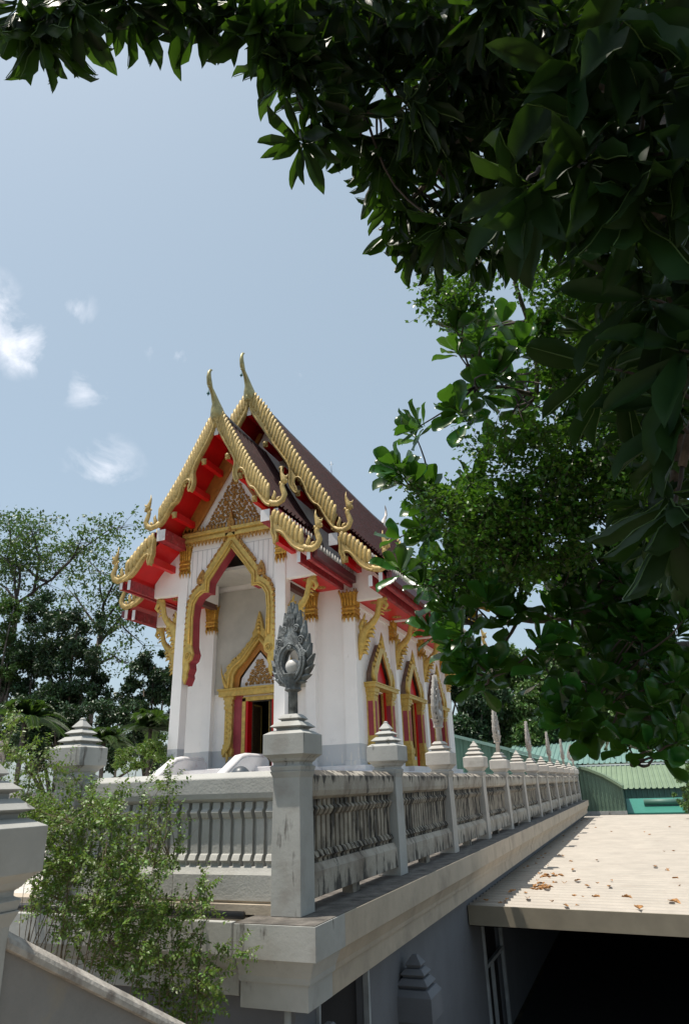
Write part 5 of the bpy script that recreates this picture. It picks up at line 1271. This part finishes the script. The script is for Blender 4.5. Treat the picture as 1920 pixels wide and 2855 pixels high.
def palm(label,px,py,Y,L,n,tr):
    v=ray(px,py); c=v*(Y/v.y); t=thing('palm',label,'palm',(c.x,c.y,GZ),'palms behind the terrace')
    mb=MB(); mb.tube([(c.x,c.y,GZ),(c.x+.05,c.y,(GZ+c.z)/2),tuple(c)],[tr,tr*.9,tr*.8],8); part(mb,'trunk',bark,t)
    P_=[];D_=[];U_=[];Ls=[]; mb=MB()
    for i in range(n):
        az=i*2.4; el=R(rn.uniform(15,80)); d=Vector((math.cos(az)*math.cos(el),math.sin(az)*math.cos(el),math.sin(el))); pts=[]
        for j in range(9):
            u=j/8; pts.append(c+d*L*u+Vector((0,0,-L*.62*u*u)))
        mb.tube(pts,[.02*(1-.8*j/8) for j in range(9)],4)
        for j in range(1,9):
            for q in range(8):
                p=pts[j-1].lerp(pts[j],q/8); tg=(pts[j]-pts[j-1]).normalized(); sd=tg.cross(Vector((0,0,1))).normalized()
                for s in (-1,1):
                    P_.append(tuple(p)); D_.append(tuple(tg*.7+sd*s*.8+Vector((0,0,-.35)))); U_.append((0,0,1)); Ls.append(L*.32*(1-.5*j/8))
    part(mb,'frond_ribs',palmleaf,t); Ls=np.array(Ls); leafmesh('fronds',palmleaf,P_,D_,U_,Ls,Ls*.05,'small',t)
palm('feathery palm with bright fronds behind the shrub, left of the pyramid-capped post',70,2010,19,1.9,18,.1)
palm('feathery palm just right of the pyramid-capped post',290,2070,18,1.3,16,.08)
palm('pale feathery palm close to the temple column',420,2030,20,1.6,16,.08)
fartree('light green bush below the dark trees, between the pyramid-capped post and the temple',gp(380,17),[C(390,2110,17,45),C(440,2090,17,40),C(350,2120,16.5,35),C(470,2130,17,28)],4500,.075,leafshrub,rn,.06,name='bush',cat='bush')
# wooded hill on the right
h=MB(); vs=[];fs=[]; nx,ny=40,14
for j in range(ny):
    for i in range(nx):
        x=-60+i*5; y=80+j*10; z=GZ+ (18*(1-math.exp(-j/3.0)))*(0.75+.25*math.sin(i*.31+j*.2))+1.2*noise.noise(Vector((x*.08,y*.08,0)))
        vs.append((x,y,z))
for j in range(ny-1):
    for i in range(nx-1): a=j*nx+i; fs.append((a,a+1,a+nx+1,a+nx))
h.add(vs,fs,True); tag(h.build('hill',mat('hill_floor',(.03,.045,.02),.9,noise_amt=.3,noise_scale=.3)),kind='structure')
GH='wooded slope behind the green sheds'
hs=[(1300,2040,66,60,'low dark tree just above the ridge of the green shed',leafdk),(1480,2060,66,55,'low bright tree between the two finials above the teal roof',leafhill),(1290,1900,72,75,'dark tree on the slope at the temple corner, partly behind the roof eave',leafdk),(1340,1990,68,70,'brownish dark tree on the slope directly above the green shed ridge',leafdk),(1410,1870,76,80,'rounded mid green tree standing highest on the slope, right of the temple',leafhill),(1450,1990,70,75,'bright green tree on the slope above the third finial',leafhill),(1530,1930,74,80,'mid green tree on the slope between the hanging branches',leafhill),(1560,2030,68,60,'dark low tree on the slope above the long teal roof',leafdk),(1650,1960,74,85,'large green tree on the slope behind the hanging leaves',leafhill),(1760,1980,72,85,'green tree on the slope above the right end of the long roof',leafhill),(1880,1960,70,90,'tree on the slope at the right edge of the photo',leafdk),(1240,1860,78,60,'small dark tree behind the far end of the temple roof',leafdk)]
for (px,py,Y,r,lab,m_) in hs:
    cs=[C(px,py,Y,r*.9)]+[C(px+rn.uniform(-r,r)*.9,py+rn.uniform(-.6,1.3)*r,Y+rn.uniform(-2,2),r*rn.uniform(.5,.8)) for _ in range(9)]
    fartree(lab,gp(px,Y),cs,15000,.46,m_,rn,.25,group=GH)
fartree('small green bush at the far right end of the canopy roof',gp(1910,40),[C(1910,2180,38,38),C(1905,2230,38,30),C(1925,2130,38,35)],3500,.12,leafhill,rn,.08,name='bush',cat='bush')
